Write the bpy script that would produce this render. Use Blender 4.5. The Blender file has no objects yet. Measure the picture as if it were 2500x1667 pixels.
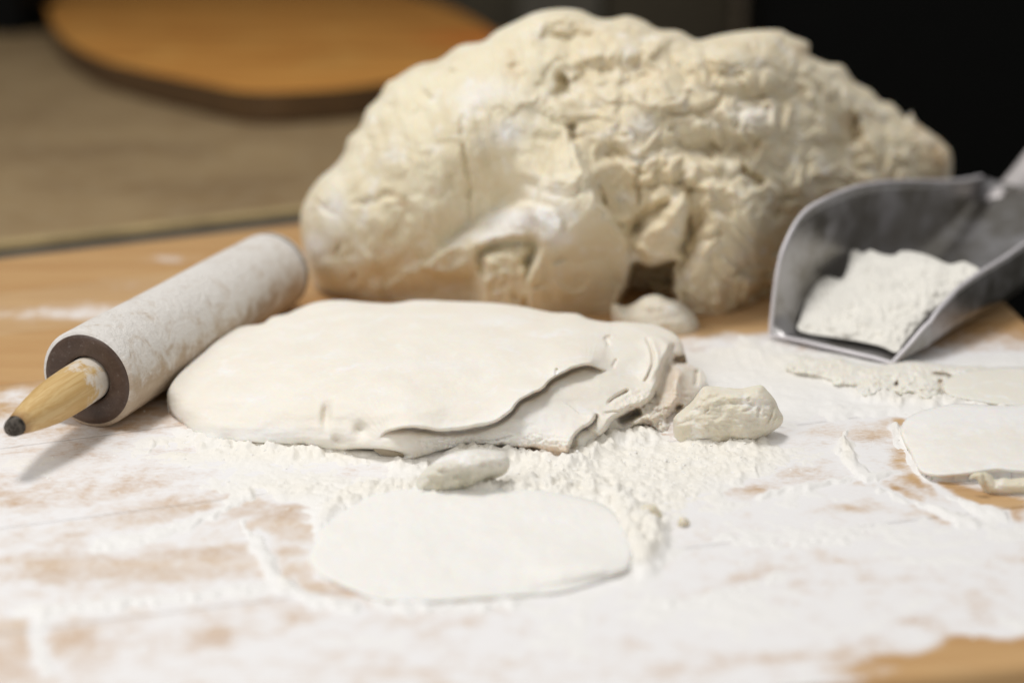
import bpy, math, random
import numpy as np

# ------------------------------------------------------------------ camera, world, lights
SC = bpy.context.scene
PITCH = math.radians(18.0); FPX = 3472.0; CAMH = 0.30
W0, H0 = 2500.0, 1667.0
cd = bpy.data.cameras.new("camera"); cam = bpy.data.objects.new("camera", cd)
SC.collection.objects.link(cam); SC.camera = cam
cd.sensor_width = 36.0; cd.lens = 36.0 * FPX / W0
cd.clip_start = 0.02; cd.clip_end = 50
cam.location = (0, 0, CAMH); cam.rotation_euler = (math.pi / 2 - PITCH, 0, 0)
cd.dof.use_dof = True; cd.dof.focus_distance = 0.79; cd.dof.aperture_fstop = 2.7
cd.dof.aperture_blades = 0

world = bpy.data.worlds.new("World"); SC.world = world; world.use_nodes = True
wb = world.node_tree.nodes["Background"]
wb.inputs[0].default_value = (1.0, 0.98, 0.95, 1); wb.inputs[1].default_value = 0.42

def area_light(name, loc, target, size, power, col, size_y=None):
    ld = bpy.data.lights.new(name, 'AREA'); ld.energy = power; ld.color = col
    ld.shape = 'RECTANGLE'; ld.size = size; ld.size_y = size_y or size
    o = bpy.data.objects.new(name, ld); SC.collection.objects.link(o); o.location = loc
    import mathutils
    d = mathutils.Vector(target) - mathutils.Vector(loc)
    o.rotation_euler = d.to_track_quat('-Z', 'Y').to_euler()
    return o
area_light("ceiling_lamp", (-0.50, 0.70, 1.95), (0.0, 0.9, 0.0), 0.55, 21.5, (1.0, 0.985, 0.97), 0.4)
area_light("front_fill_light", (-1.5, -0.7, 1.6), (0.0, 1.0, 0.1), 1.3, 18.0, (0.98, 0.985, 1.0), 1.0)  # soft fill added from the front left to lighten the heap

SC.view_settings.view_transform = 'Standard'; SC.view_settings.look = 'None'
SC.view_settings.exposure = 0.0; SC.view_settings.gamma = 1.0
SC.cycles.max_bounces = 8; SC.cycles.diffuse_bounces = 5

# ------------------------------------------------------------------ maths helpers
cp, sp = math.cos(PITCH), math.sin(PITCH)
def ray(px, py):
    u = (np.asarray(px, float) - 1250) / FPX; v = (833.5 - np.asarray(py, float)) / FPX
    return np.stack([u, cp + v * sp, -sp + v * cp], -1)
def on_z(px, py, z=0.0):
    d = ray(px, py); s = (np.asarray(z) - CAMH) / d[..., 2]
    p = d * s[..., None]; p[..., 2] += CAMH
    return p
def on_s(px, py, s):
    p = ray(px, py) * np.asarray(s)[..., None]; p[..., 2] += CAMH
    return p
def G(px, py, z=0.0):
    return tuple(float(v) for v in on_z(px, py, z))
def proj(p):
    p = np.asarray(p, float); x, y, z = p[..., 0], p[..., 1], p[..., 2] - CAMH
    dep = y * cp - z * sp; up = y * sp + z * cp
    return 1250 + FPX * x / dep, 833.5 - FPX * up / dep
def smooth(a, b, x):
    t = np.clip((x - a) / (b - a), 0, 1); return t * t * (3 - 2 * t)

def _grad(ix, iy, seed):
    h = (ix.astype(np.int64) * 374761393 + iy.astype(np.int64) * 668265263 + seed * 974634777) & 0xffffffff
    h = ((h ^ (h >> 13)) * 1274126177) & 0xffffffff
    h = h ^ (h >> 16)
    a = (h & 0xffff) / 65536.0 * 2 * math.pi
    return np.cos(a), np.sin(a)
def perlin(x, y, seed=0):
    x0 = np.floor(x); y0 = np.floor(y); fx = x - x0; fy = y - y0
    sx = fx ** 3 * (fx * (fx * 6 - 15) + 10); sy = fy ** 3 * (fy * (fy * 6 - 15) + 10)
    def c(dx, dy):
        gx, gy = _grad(x0 + dx, y0 + dy, seed); return gx * (fx - dx) + gy * (fy - dy)
    a = c(0, 0) * (1 - sx) + c(1, 0) * sx; b = c(0, 1) * (1 - sx) + c(1, 1) * sx
    return (a * (1 - sy) + b * sy) * 1.5
def fbm(x, y, octs=4, seed=0, gain=0.5):
    r = 0; a = 1; t = 0
    for k in range(octs):
        r = r + a * perlin(x * 2 ** k, y * 2 ** k, seed + 17 * k); t += a; a *= gain
    return r / t
def billow(x, y, octs=3, seed=0, gain=0.5):
    r = 0; a = 1; t = 0
    for k in range(octs):
        r = r + a * np.abs(perlin(x * 2 ** k, y * 2 ** k, seed + 31 * k)); t += a; a *= gain
    return r / t

def spline(pts, closed=False, n=8):
    pts = [np.array(p, float) for p in pts]; m = len(pts); out = []
    rng = range(m) if closed else range(m - 1)
    for i in rng:
        if closed: p0, p1, p2, p3 = pts[i - 1], pts[i], pts[(i + 1) % m], pts[(i + 2) % m]
        else: p0, p1, p2, p3 = pts[max(i - 1, 0)], pts[i], pts[i + 1], pts[min(i + 2, m - 1)]
        for k in range(n):
            t = k / n
            out.append(0.5 * (2 * p1 + (p2 - p0) * t + (2 * p0 - 5 * p1 + 4 * p2 - p3) * t * t + (3 * p1 - p0 - 3 * p2 + p3) * t ** 3))
    if not closed: out.append(pts[-1])
    return np.array(out)

def seg_info(X, Y, pts, closed=False):
    """distance to the polyline, signed side (left of travel > 0 on screen with y down), run 0..1, nearest point"""
    best = np.full(X.shape, 1e18); side = np.zeros(X.shape); run = np.zeros(X.shape)
    nx = np.zeros(X.shape); ny = np.zeros(X.shape)
    P = pts if not closed else np.vstack([pts, pts[:1]])
    L = np.hypot(*np.diff(P[:, :2], axis=0).T); cum = np.concatenate([[0], np.cumsum(L)]); tot = cum[-1] + 1e-9
    for i in range(len(P) - 1):
        ax, ay = P[i, :2]; dx, dy = P[i + 1, :2] - P[i, :2]; l2 = dx * dx + dy * dy + 1e-12
        t = np.clip(((X - ax) * dx + (Y - ay) * dy) / l2, 0, 1)
        qx = ax + t * dx; qy = ay + t * dy
        d2 = (X - qx) ** 2 + (Y - qy) ** 2
        m = d2 < best
        best = np.where(m, d2, best)
        side = np.where(m, np.sign(dy * (X - ax) - dx * (Y - ay)), side)
        run = np.where(m, (cum[i] + t * L[i]) / tot, run)
        nx = np.where(m, qx, nx); ny = np.where(m, qy, ny)
    return np.sqrt(best), side, run, nx, ny
def inside(X, Y, poly):
    r = np.zeros(X.shape, bool); n = len(poly)
    for i in range(n):
        x1, y1 = poly[i][:2]; x2, y2 = poly[(i + 1) % n][:2]
        if y1 == y2: continue
        c = ((y1 > Y) != (y2 > Y)) & (X < (x2 - x1) * (Y - y1) / (y2 - y1) + x1)
        r ^= c
    return r

def stroke(F, X, Y, pts, kind, amp, w, w2=None, taper=0.15, wob=0.0, asp=1.0):
    """adds a groove/ridge/step running along pts to the field F (in place). step: the side to the LEFT of
    travel (on screen) is raised by amp and eases off over w2, the other side drops within w"""
    pts = spline(pts, n=5) if len(pts) > 2 else np.array(pts, float)
    w2 = w2 or w * 5; R = (w2 if kind == 'step' else w) * 3.2
    x0, x1 = pts[:, 0].min() - R, pts[:, 0].max() + R; y0, y1 = pts[:, 1].min() - R, pts[:, 1].max() + R
    m = (X > x0) & (X < x1) & (Y > y0) & (Y < y1)
    if not m.any(): return
    x, y = X[m], Y[m]
    if wob: 
        x = x + wob * perlin(X[m] / 28, Y[m] / 28, 91); y = y + wob * perlin(X[m] / 28, Y[m] / 28, 92)
    d, s, t, _, _ = seg_info(x, y, pts)
    tp = smooth(0, taper, t) * smooth(0, taper, 1 - t) if taper > 0 else 1.0
    if kind == 'groove': F[m] -= amp * np.exp(-(d / w) ** 2) * (tp if taper > 0 else 1)
    elif kind == 'ridge': F[m] += amp * np.exp(-(d / w) ** 2) * tp
    elif kind == 'step':
        sd = d * -s
        up = np.where(sd > 0, np.exp(-(sd / w2) ** 1.5), 0) 
        up = up * smooth(-w * 0.1, w, sd) + 0
        dn = np.where(sd <= 0, -0.35 * np.exp(-(d / (w * 1.6)) ** 2), 0)
        F[m] += amp * (up + dn) * tp
def blob(F, X, Y, c, rx, ry, amp, ang=0.0, p=2.0):
    a = math.radians(ang); dx = X - c[0]; dy = Y - c[1]
    u = (dx * math.cos(a) + dy * math.sin(a)) / rx; v = (-dx * math.sin(a) + dy * math.cos(a)) / ry
    F += amp * np.exp(-(u * u + v * v) ** (p / 2))

# ------------------------------------------------------------------ mesh helpers
COL = SC.collection
def link_mesh(name, co, faces, mat, parent=None, smooth_=True, attrs=None):
    me = bpy.data.meshes.new(name)
    co = np.asarray(co, np.float32)
    faces = [np.asarray(f, np.int32) for f in (faces if isinstance(faces, list) else [faces])]
    loops = np.concatenate([f.ravel() for f in faces]); tot = np.concatenate([np.full(len(f), f.shape[1]) for f in faces])
    start = np.concatenate([[0], np.cumsum(tot)[:-1]])
    me.vertices.add(len(co)); me.vertices.foreach_set("co", co.ravel())
    me.loops.add(len(loops)); me.loops.foreach_set("vertex_index", loops.astype(np.int32))
    me.polygons.add(len(tot)); me.polygons.foreach_set("loop_start", start.astype(np.int32))
    me.update(calc_edges=True)
    me.polygons.foreach_set("use_smooth", np.full(len(tot), smooth_)); 
    for k, v in (attrs or {}).items():
        a = me.attributes.new(k, 'FLOAT', 'POINT'); a.data.foreach_set("value", np.asarray(v, np.float32))
    me.validate(); me.update()
    me.materials.append(mat)
    o = bpy.data.objects.new(name, me); COL.objects.link(o)
    if parent: o.parent = parent
    return o
def tag(o, label=None, cat=None, group=None, kind=None):
    for k, v in (('label', label), ('category', cat), ('group', group), ('kind', kind)):
        if v: o[k] = v
    return o
def empty(name, loc=(0, 0, 0)):
    o = bpy.data.objects.new(name, None); COL.objects.link(o); o.location = loc; o.empty_display_size = 0.02
    return o

def coarse_solve(poly, bval=None, N=110, iters=2500, source=1.0):
    """solves Laplace(u)=-source inside the outline with u=bval (per outline point) on it; returns a sampler"""
    x0, y0 = poly[:, 0].min(), poly[:, 1].min(); x1, y1 = poly[:, 0].max(), poly[:, 1].max()
    L = max(x1 - x0, y1 - y0); h = L / N
    gx = np.arange(x0 - 2 * h, x1 + 2.5 * h, h); gy = np.arange(y0 - 2 * h, y1 + 2.5 * h, h)
    X, Y = np.meshgrid(gx, gy); m = inside(X, Y, poly)
    if bval is not None:
        _, _, run, _, _ = seg_info(X, Y, poly, True)
        P = np.vstack([poly[:, :2], poly[:1, :2]]); Ls = np.hypot(*np.diff(P, axis=0).T)
        cum = np.concatenate([[0], np.cumsum(Ls)]); cum /= cum[-1]
        u = np.interp(run, cum, np.append(bval, bval[0]))
    else: u = np.zeros_like(X)
    src = source * (h / L) ** 2
    for _ in range(iters):
        n = 0.25 * (np.roll(u, 1, 0) + np.roll(u, -1, 0) + np.roll(u, 1, 1) + np.roll(u, -1, 1) + src * 4 * 0.25 * 4)
        u = np.where(m, n, u)
    def sample(x, y):
        fx = np.clip((x - gx[0]) / h, 0, len(gx) - 1.001); fy = np.clip((y - gy[0]) / h, 0, len(gy) - 1.001)
        ix = fx.astype(int); iy = fy.astype(int); a = fx - ix; b = fy - iy
        return (u[iy, ix] * (1 - a) + u[iy, ix + 1] * a) * (1 - b) + (u[iy + 1, ix] * (1 - a) + u[iy + 1, ix + 1] * a) * b
    return sample, (u[m].max() if m.any() else 1)

def grid_for(poly, step):
    x0, y0 = poly[:, 0].min() - 2 * step, poly[:, 1].min() - 2 * step
    nx = int((poly[:, 0].max() + 2 * step - x0) / step) + 1; ny = int((poly[:, 1].max() + 2 * step - y0) / step) + 1
    X, Y = np.meshgrid(x0 + np.arange(nx) * step, y0 + np.arange(ny) * step)
    ins = inside(X, Y, poly); band = np.zeros_like(ins)
    d, _, run, qx, qy = seg_info(X, Y, poly[:, :2], True)
    sd = np.where(ins, d, -d)
    use = sd > -step * 1.0
    out = use & ~ins
    X = np.where(out, qx, X); Y = np.where(out, qy, Y); sd = np.maximum(sd, 0)
    cell = use[:-1, :-1] & use[1:, :-1] & use[:-1, 1:] & use[1:, 1:]
    anyin = ins[:-1, :-1] | ins[1:, :-1] | ins[:-1, 1:] | ins[1:, 1:]
    cell &= anyin
    idx = -np.ones(X.shape, int); used = np.zeros(X.shape, bool)
    for a, b in ((0, 0), (1, 0), (0, 1), (1, 1)):
        used[a:used.shape[0] - 1 + a, b:used.shape[1] - 1 + b] |= cell
    idx[used] = np.arange(used.sum())
    i, j = np.nonzero(cell)
    F = np.stack([idx[i, j], idx[i + 1, j], idx[i + 1, j + 1], idx[i, j + 1]], 1)
    return X[used], Y[used], sd[used], run[used], F
def boundary_edges(F):
    e = np.concatenate([F[:, [k, (k + 1) % 4]] for k in range(4)])
    key = e[:, 0] * 10 ** 8 + e[:, 1]; rev = e[:, 1] * 10 ** 8 + e[:, 0]
    return e[~np.isin(key, rev)]

def flat_dough(name, outline, mat, feat=None, step=3.0, edge=0.003, edgew=14, bulge=0.0, parent=None, n=8, attrs=None, rough=0.0, sink=0.004, bpow=0.5):
    """dough lying on the board. outline: (px, py, height of the outline above the board)"""
    poly = spline(outline, True, n)
    lap, _ = coarse_solve(poly, poly[:, 2], source=0.0); infl, mx = coarse_solve(poly, None)
    X, Y, sd, run, F = grid_for(poly, step)
    h = lap(X, Y) + bulge * np.sqrt(np.clip(infl(X, Y) / mx, 0, 1) ** (2 * bpow))
    e = 1 - np.clip(1 - sd / edgew, 0, 1) ** 2
    P0 = np.vstack([poly[:, :2], poly[:1, :2]]); Ls = np.hypot(*np.diff(P0, axis=0).T); cum = np.concatenate([[0], np.cumsum(Ls)]); cum /= cum[-1]
    hb = np.interp(run, cum, np.append(poly[:, 2], poly[0, 2]))
    h = np.where(sd < 2 * step, hb * (1 - sd / (2 * step)) + h * sd / (2 * step), h)
    h = h + edge * np.sqrt(np.clip(e, 0, 1))
    A = {k: np.zeros_like(X) for k in ('flour', 'dry_shade')}
    if feat:
        D = np.zeros_like(X); feat(D, X, Y, A); h = h + D * smooth(0, 3 * step, sd)
    co = on_z(X, Y, np.maximum(h, -0.002)); nv = len(co)
    be = boundary_edges(F); bi = np.unique(be); mp = -np.ones(nv, int); mp[bi] = nv + np.arange(len(bi))
    low = co[bi].copy(); low[:, 1] += 0.0; low[:, 2] = -sink
    co2 = np.vstack([co, low]); side = np.stack([be[:, 1], be[:, 0], mp[be[:, 0]], mp[be[:, 1]]], 1)
    at = {k: np.concatenate([v, v[bi]]) for k, v in A.items()}
    return link_mesh(name, co2, [F, side], mat, parent, attrs=at)

def stand_dough(name, outline, mat, s0, T, feat=None, step=3.0, back=0.7, parent=None, n=8, unit=None, power=0.5):
    """dough body standing on the board, blown up from its outline. s0(px,py): distance factor of the middle; T: half depth"""
    poly = spline(outline, True, n); infl, mx = coarse_solve(poly[:, :2], None)
    X, Y, sd, run, F = grid_for(poly[:, :2], step)
    S = s0(X, Y); t = np.clip(infl(X, Y) / mx, 0, 1)
    # near the outline the solved field is coarse: use the distance there
    r = smooth(0, 24, sd); prof = (t ** power) * r + (1 - r) * np.minimum(t ** power, np.sqrt(np.clip(sd, 0, None) / 24) * (t ** power))
    A = {k: np.zeros_like(X) for k in ('flour', 'dry_shade')}
    D = np.zeros_like(X)
    if feat: feat(D, X, Y, A)
    unit = unit or 1.0 / FPX * float(np.median(S))
    k = smooth(0, 6 * step, sd)
    sf = S - T * prof - D * unit * k; sb = S + back * T * prof
    co = on_s(X, Y, sf); cb = on_s(X, Y, sb); nv = len(co)
    be = boundary_edges(F); bm = np.zeros(nv, bool); bm[np.unique(be)] = True
    mp = np.arange(nv) + nv
    mp[bm] = np.nonzero(bm)[0]
    keep = ~bm; newid = np.full(nv, -1); newid[keep] = nv + np.arange(keep.sum()); newid[bm] = np.nonzero(bm)[0]
    Fb = newid[F][:, ::-1]
    co2 = np.vstack([co, cb[keep]])
    at = {kk: np.concatenate([v, v[keep]]) for kk, v in A.items()}
    return link_mesh(name, co2, [F, Fb], mat, parent, attrs=at)

def lathe(name, prof, mat, a, b, parent=None, seg=64, cap=True, smooth_=True):
    """prof: list of (t along a->b in metres, radius)"""
    a = np.array(a, float); b = np.array(b, float); ax = (b - a) / np.linalg.norm(b - a)
    u = np.cross(ax, [0, 0, 1]); u /= np.linalg.norm(u); v = np.cross(u, ax)
    th = np.linspace(0, 2 * math.pi, seg, endpoint=False)
    co = []
    for t, r in prof:
        co.append(a + ax * t + r * (np.cos(th)[:, None] * u + np.sin(th)[:, None] * v))
    co = np.vstack(co); F = []
    for i in range(len(prof) - 1):
        for j in range(seg):
            k = (j + 1) % seg
            F.append((i * seg + j, i * seg + k, (i + 1) * seg + k, (i + 1) * seg + j))
    return link_mesh(name, co, np.array(F), mat, parent, smooth_)
def box(name, lo, hi, mat, parent=None):
    (x0, y0, z0), (x1, y1, z1) = lo, hi
    co = [(x, y, z) for z in (z0, z1) for y in (y0, y1) for x in (x0, x1)]
    F = np.array([(0, 2, 3, 1), (4, 5, 7, 6), (0, 1, 5, 4), (2, 6, 7, 3), (0, 4, 6, 2), (1, 3, 7, 5)])
    return link_mesh(name, co, F, mat, parent, False)
def slab(name, pts, z0, z1, mat, parent=None, bevel=0.0, curve=None):
    """prism over a ground outline (world xy), counter-clockwise"""
    pts = np.array(pts, float)[:, :2]; n = len(pts); rings = [(z0, 0)]
    if bevel: 
        for k in range(4):
            a = k / 3 * math.pi / 2; rings.append((z1 - bevel + bevel * math.sin(a), bevel * (1 - math.cos(a))))
    else: rings.append((z1, 0))
    c = pts.mean(0); co = []
    nrm = []
    for i in range(n):
        e = pts[(i + 1) % n] - pts[i - 1]; nn = np.array([e[1], -e[0]]); nn /= np.linalg.norm(nn) + 1e-9; nrm.append(nn)
    nrm = np.array(nrm)
    if ((pts - c) * nrm).sum() < 0: nrm = -nrm
    for z, ins in rings: co += [(p[0] - ins * q[0], p[1] - ins * q[1], z) for p, q in zip(pts, nrm)]
    F = []
    for r in range(len(rings) - 1):
        for i in range(n): F.append((r * n + i, r * n + (i + 1) % n, (r + 1) * n + (i + 1) % n, (r + 1) * n + i))
    me = bpy.data.meshes.new(name); R = len(rings) - 1
    me.from_pydata([tuple(x) for x in co], [], F + [tuple(range(R * n, R * n + n)), tuple(range(n - 1, -1, -1))])
    me.materials.append(mat); o = bpy.data.objects.new(name, me); COL.objects.link(o)
    if parent: o.parent = parent
    return o

# ------------------------------------------------------------------ materials
class M:
    def __init__(s, name, rough=0.7, spec=0.3):
        s.m = bpy.data.materials.new(name); s.m.use_nodes = True; s.t = s.m.node_tree; s.n = s.t.nodes
        s.b = s.n["Principled BSDF"]; s.b.inputs["Roughness"].default_value = rough
        s.b.inputs["Specular IOR Level"].default_value = spec
        s.co = s.n.new("ShaderNodeTexCoord").outputs["Object"]
    def l(s, a, b): s.t.links.new(a, b)
    def map(s, scale=(1, 1, 1), rot=(0, 0, 0)):
        m = s.n.new("ShaderNodeMapping"); s.l(s.co, m.inputs[0]); m.inputs["Scale"].default_value = scale; m.inputs["Rotation"].default_value = rot
        return m.outputs[0]
    def noise(s, scale, detail=4, rough=0.55, vec=None, dist=0.0):
        k = s.n.new("ShaderNodeTexNoise"); k.inputs["Scale"].default_value = scale; k.inputs["Detail"].default_value = detail
        k.inputs["Roughness"].default_value = rough; k.inputs["Distortion"].default_value = dist
        s.l(vec or s.co, k.inputs["Vector"]); return k.outputs["Fac"]
    def ramp(s, f, stops):
        r = s.n.new("ShaderNodeValToRGB"); s.l(f, r.inputs[0]); e = r.color_ramp.elements
        while len(e) < len(stops): e.new(0.5)
        for q, (p, c) in zip(e, stops):
            q.position = p; q.color = (*c, 1) if len(c) == 3 else c
        return r.outputs[0]
    def mix(s, f, a, b):
        k = s.n.new("ShaderNodeMix"); k.data_type = 'RGBA'
        for v, i in ((f, 0), (a, 6), (b, 7)):
            if hasattr(v, 'is_linked'): s.l(v, k.inputs[i])
            elif i == 0: k.inputs[0].default_value = v
            else: k.inputs[i].default_value = (*v, 1)
        return k.outputs[2]
    def math(s, op, a, b=0.5, c=None, clamp=False):
        k = s.n.new("ShaderNodeMath"); k.operation = op; k.use_clamp = clamp
        for i, v in enumerate((a, b, c)):
            if v is None: continue
            if hasattr(v, 'is_linked'): s.l(v, k.inputs[i])
            else: k.inputs[i].default_value = v
        return k.outputs[0]
    def rng(s, f, a, b, c=0.0, d=1.0):
        k = s.n.new("ShaderNodeMapRange"); k.interpolation_type = 'SMOOTHSTEP'; s.l(f, k.inputs[0])
        for i, v in zip((1, 2, 3, 4), (a, b, c, d)): k.inputs[i].default_value = v
        return k.outputs[0]
    def attr(s, name):
        k = s.n.new("ShaderNodeAttribute"); k.attribute_name = name; return k.outputs["Fac"]
    def color(s, v):
        if hasattr(v, 'is_linked'): s.l(v, s.b.inputs["Base Color"])
        else: s.b.inputs["Base Color"].default_value = (*v, 1)
    def bump(s, f, dist, strength=1.0, prev=None):
        k = s.n.new("ShaderNodeBump"); k.inputs["Distance"].default_value = dist; k.inputs["Strength"].default_value = strength
        s.l(f, k.inputs["Height"])
        if prev: s.l(prev, k.inputs["Normal"])
        s.l(k.outputs[0], s.b.inputs["Normal"]); return k.outputs[0]
    def sss(s, w, r, scale=1.0):
        s.b.inputs["Subsurface Weight"].default_value = w; s.b.inputs["Subsurface Radius"].default_value = r
        s.b.inputs["Subsurface Scale"].default_value = scale

FLOURC = (0.84, 0.825, 0.80)
def dough_mat(name, c1, c2, c3, flour=0.0, spec=0.15, bumpd=0.0006, rough=0.75):
    m = M(name, rough, spec)
    n1 = m.noise(28, 5, 0.6); n2 = m.noise(160, 4, 0.6, dist=0.4)
    base = m.mix(m.rng(n1, 0.35, 0.68), c1, c2)
    base = m.mix(m.rng(n2, 0.5, 0.75, 0, 0.4), base, c3)
    dry_shade = m.attr("dry_shade"); base = m.mix(m.math('MULTIPLY', dry_shade, m.rng(n2, 0.25, 0.6, 0.45, 1.0), clamp=True), base, (0.50, 0.29, 0.10))
    fl = m.math('ADD', m.attr("flour"), m.rng(m.noise(55, 6, 0.7, dist=0.6), 0.5 , 0.72, 0.0, 0.6))
    fl = m.math('ADD', fl, flour, clamp=True)
    fl = m.math('MULTIPLY', fl, m.rng(m.noise(900, 3, 0.7), 0.2, 0.5, 0.55, 1.0), clamp=True)
    base = m.mix(fl, base, FLOURC)
    m.color(base); m.sss(0.3, (0.006, 0.0035, 0.0018))
    b = m.bump(m.noise(420, 5, 0.65), bumpd * 0.3)
    m.bump(m.noise(1800, 3, 0.7), bumpd * 0.05, 1.0, b)
    return m.m
MAT_HEAP = dough_mat("heap_dough", (0.76, 0.685, 0.49), (0.70, 0.605, 0.40), (0.79, 0.73, 0.57), 0.12)
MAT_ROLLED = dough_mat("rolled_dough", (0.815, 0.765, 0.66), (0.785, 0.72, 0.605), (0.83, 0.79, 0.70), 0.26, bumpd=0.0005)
MAT_SCRAP = dough_mat("scrap_dough", (0.71, 0.65, 0.50), (0.65, 0.575, 0.42), (0.76, 0.71, 0.59), 0.10)

def flour_mat():
    m = M("flour", 0.95, 0.1)
    n = m.noise(70, 5, 0.6)
    m.color(m.mix(m.rng(n, 0.3, 0.7), (0.82, 0.805, 0.775), (0.86, 0.845, 0.815)) if 0 else m.mix(m.math('MULTIPLY', m.attr('clump'), m.rng(n, 0.25, 0.6, 0.6, 1.0), clamp=True), (0.84, 0.825, 0.80), (0.84, 0.805, 0.73)))
    b = m.bump(m.noise(500, 5, 0.7), 0.00028)
    m.bump(m.noise(2200, 3, 0.7), 0.00005, 1.0, b)
    return m.m
MAT_FLOUR = flour_mat()

BOARD_ANG = None
def wood_mat(name, ang, ca, cb, cc, dusty=True, rough=0.55, sc=1.0):
    m = M(name, rough, 0.3)
    v = m.map((3 * sc, 42 * sc, 42 * sc), (0, 0, -ang))
    g1 = m.noise(1.6, 6, 0.65, v, 0.8); v2 = m.map((9 * sc, 240 * sc, 240 * sc), (0, 0, -ang)); g2 = m.noise(1.5, 3, 0.6, v2)
    big = m.noise(7, 3, 0.5)
    c = m.mix(m.rng(g1, 0.3, 0.7), ca, cb); c = m.mix(m.rng(g2, 0.45, 0.8, 0, 0.5), c, cc); c = m.mix(m.rng(big, 0.45, 0.7, 0, 0.5), c, ca)
    if dusty:
        d = m.attr("dust"); nz = m.noise(230, 5, 0.75, m.map((1, 2.2, 1), (0, 0, -ang))); n3 = m.noise(60, 4, 0.65)
        d2 = m.math('ADD', d, m.math('MULTIPLY', m.math('SUBTRACT', nz, 0.5), 0.9))
        d2 = m.math('ADD', d2, m.math('MULTIPLY', m.math('SUBTRACT', n3, 0.5), 0.7))
        f = m.rng(d2, 0.12, 0.95); f = m.math('MULTIPLY', f, m.rng(d, 0.0, 0.12), clamp=True)
        c = m.mix(f, c, (0.82, 0.805, 0.80))
        m.l(m.rng(f, 0, 1, rough, 0.95), m.b.inputs["Roughness"])
    m.color(c); m.bump(g2, 0.0003)
    return m.m

# ------------------------------------------------------------------ the board (planks) and the counter
bkA, bkB = on_z(0, 632), on_z(730, 547)
bdir = (bkB - bkA)[:2]; BANG = math.atan2(bdir[1], bdir[0])
def on_line(px1, py1, px2, py2, x):
    return px1, py1
def line_y(x, a, b): return a[1] + (b[1] - a[1]) * (x - a[0]) / (b[0] - a[0])
BACK = ((0, 632), (730, 547)); FRONT = ((2074, 1669), (2500, 1623))
bl = on_z(-700, line_y(-700, *BACK)); br = on_z(2080, line_y(2080, *BACK))
fl_ = on_z(-500, line_y(-500, *FRONT)); fr = on_z(3300, line_y(3300, *FRONT))
MAT_BOARD = wood_mat("board_wood", BANG, (0.60, 0.395, 0.20), (0.48, 0.29, 0.135), (0.65, 0.47, 0.28))
MAT_BOARD2 = wood_mat("board_wood_deep", BANG, (0.56, 0.345, 0.155), (0.46, 0.25, 0.10), (0.62, 0.43, 0.23))

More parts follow.
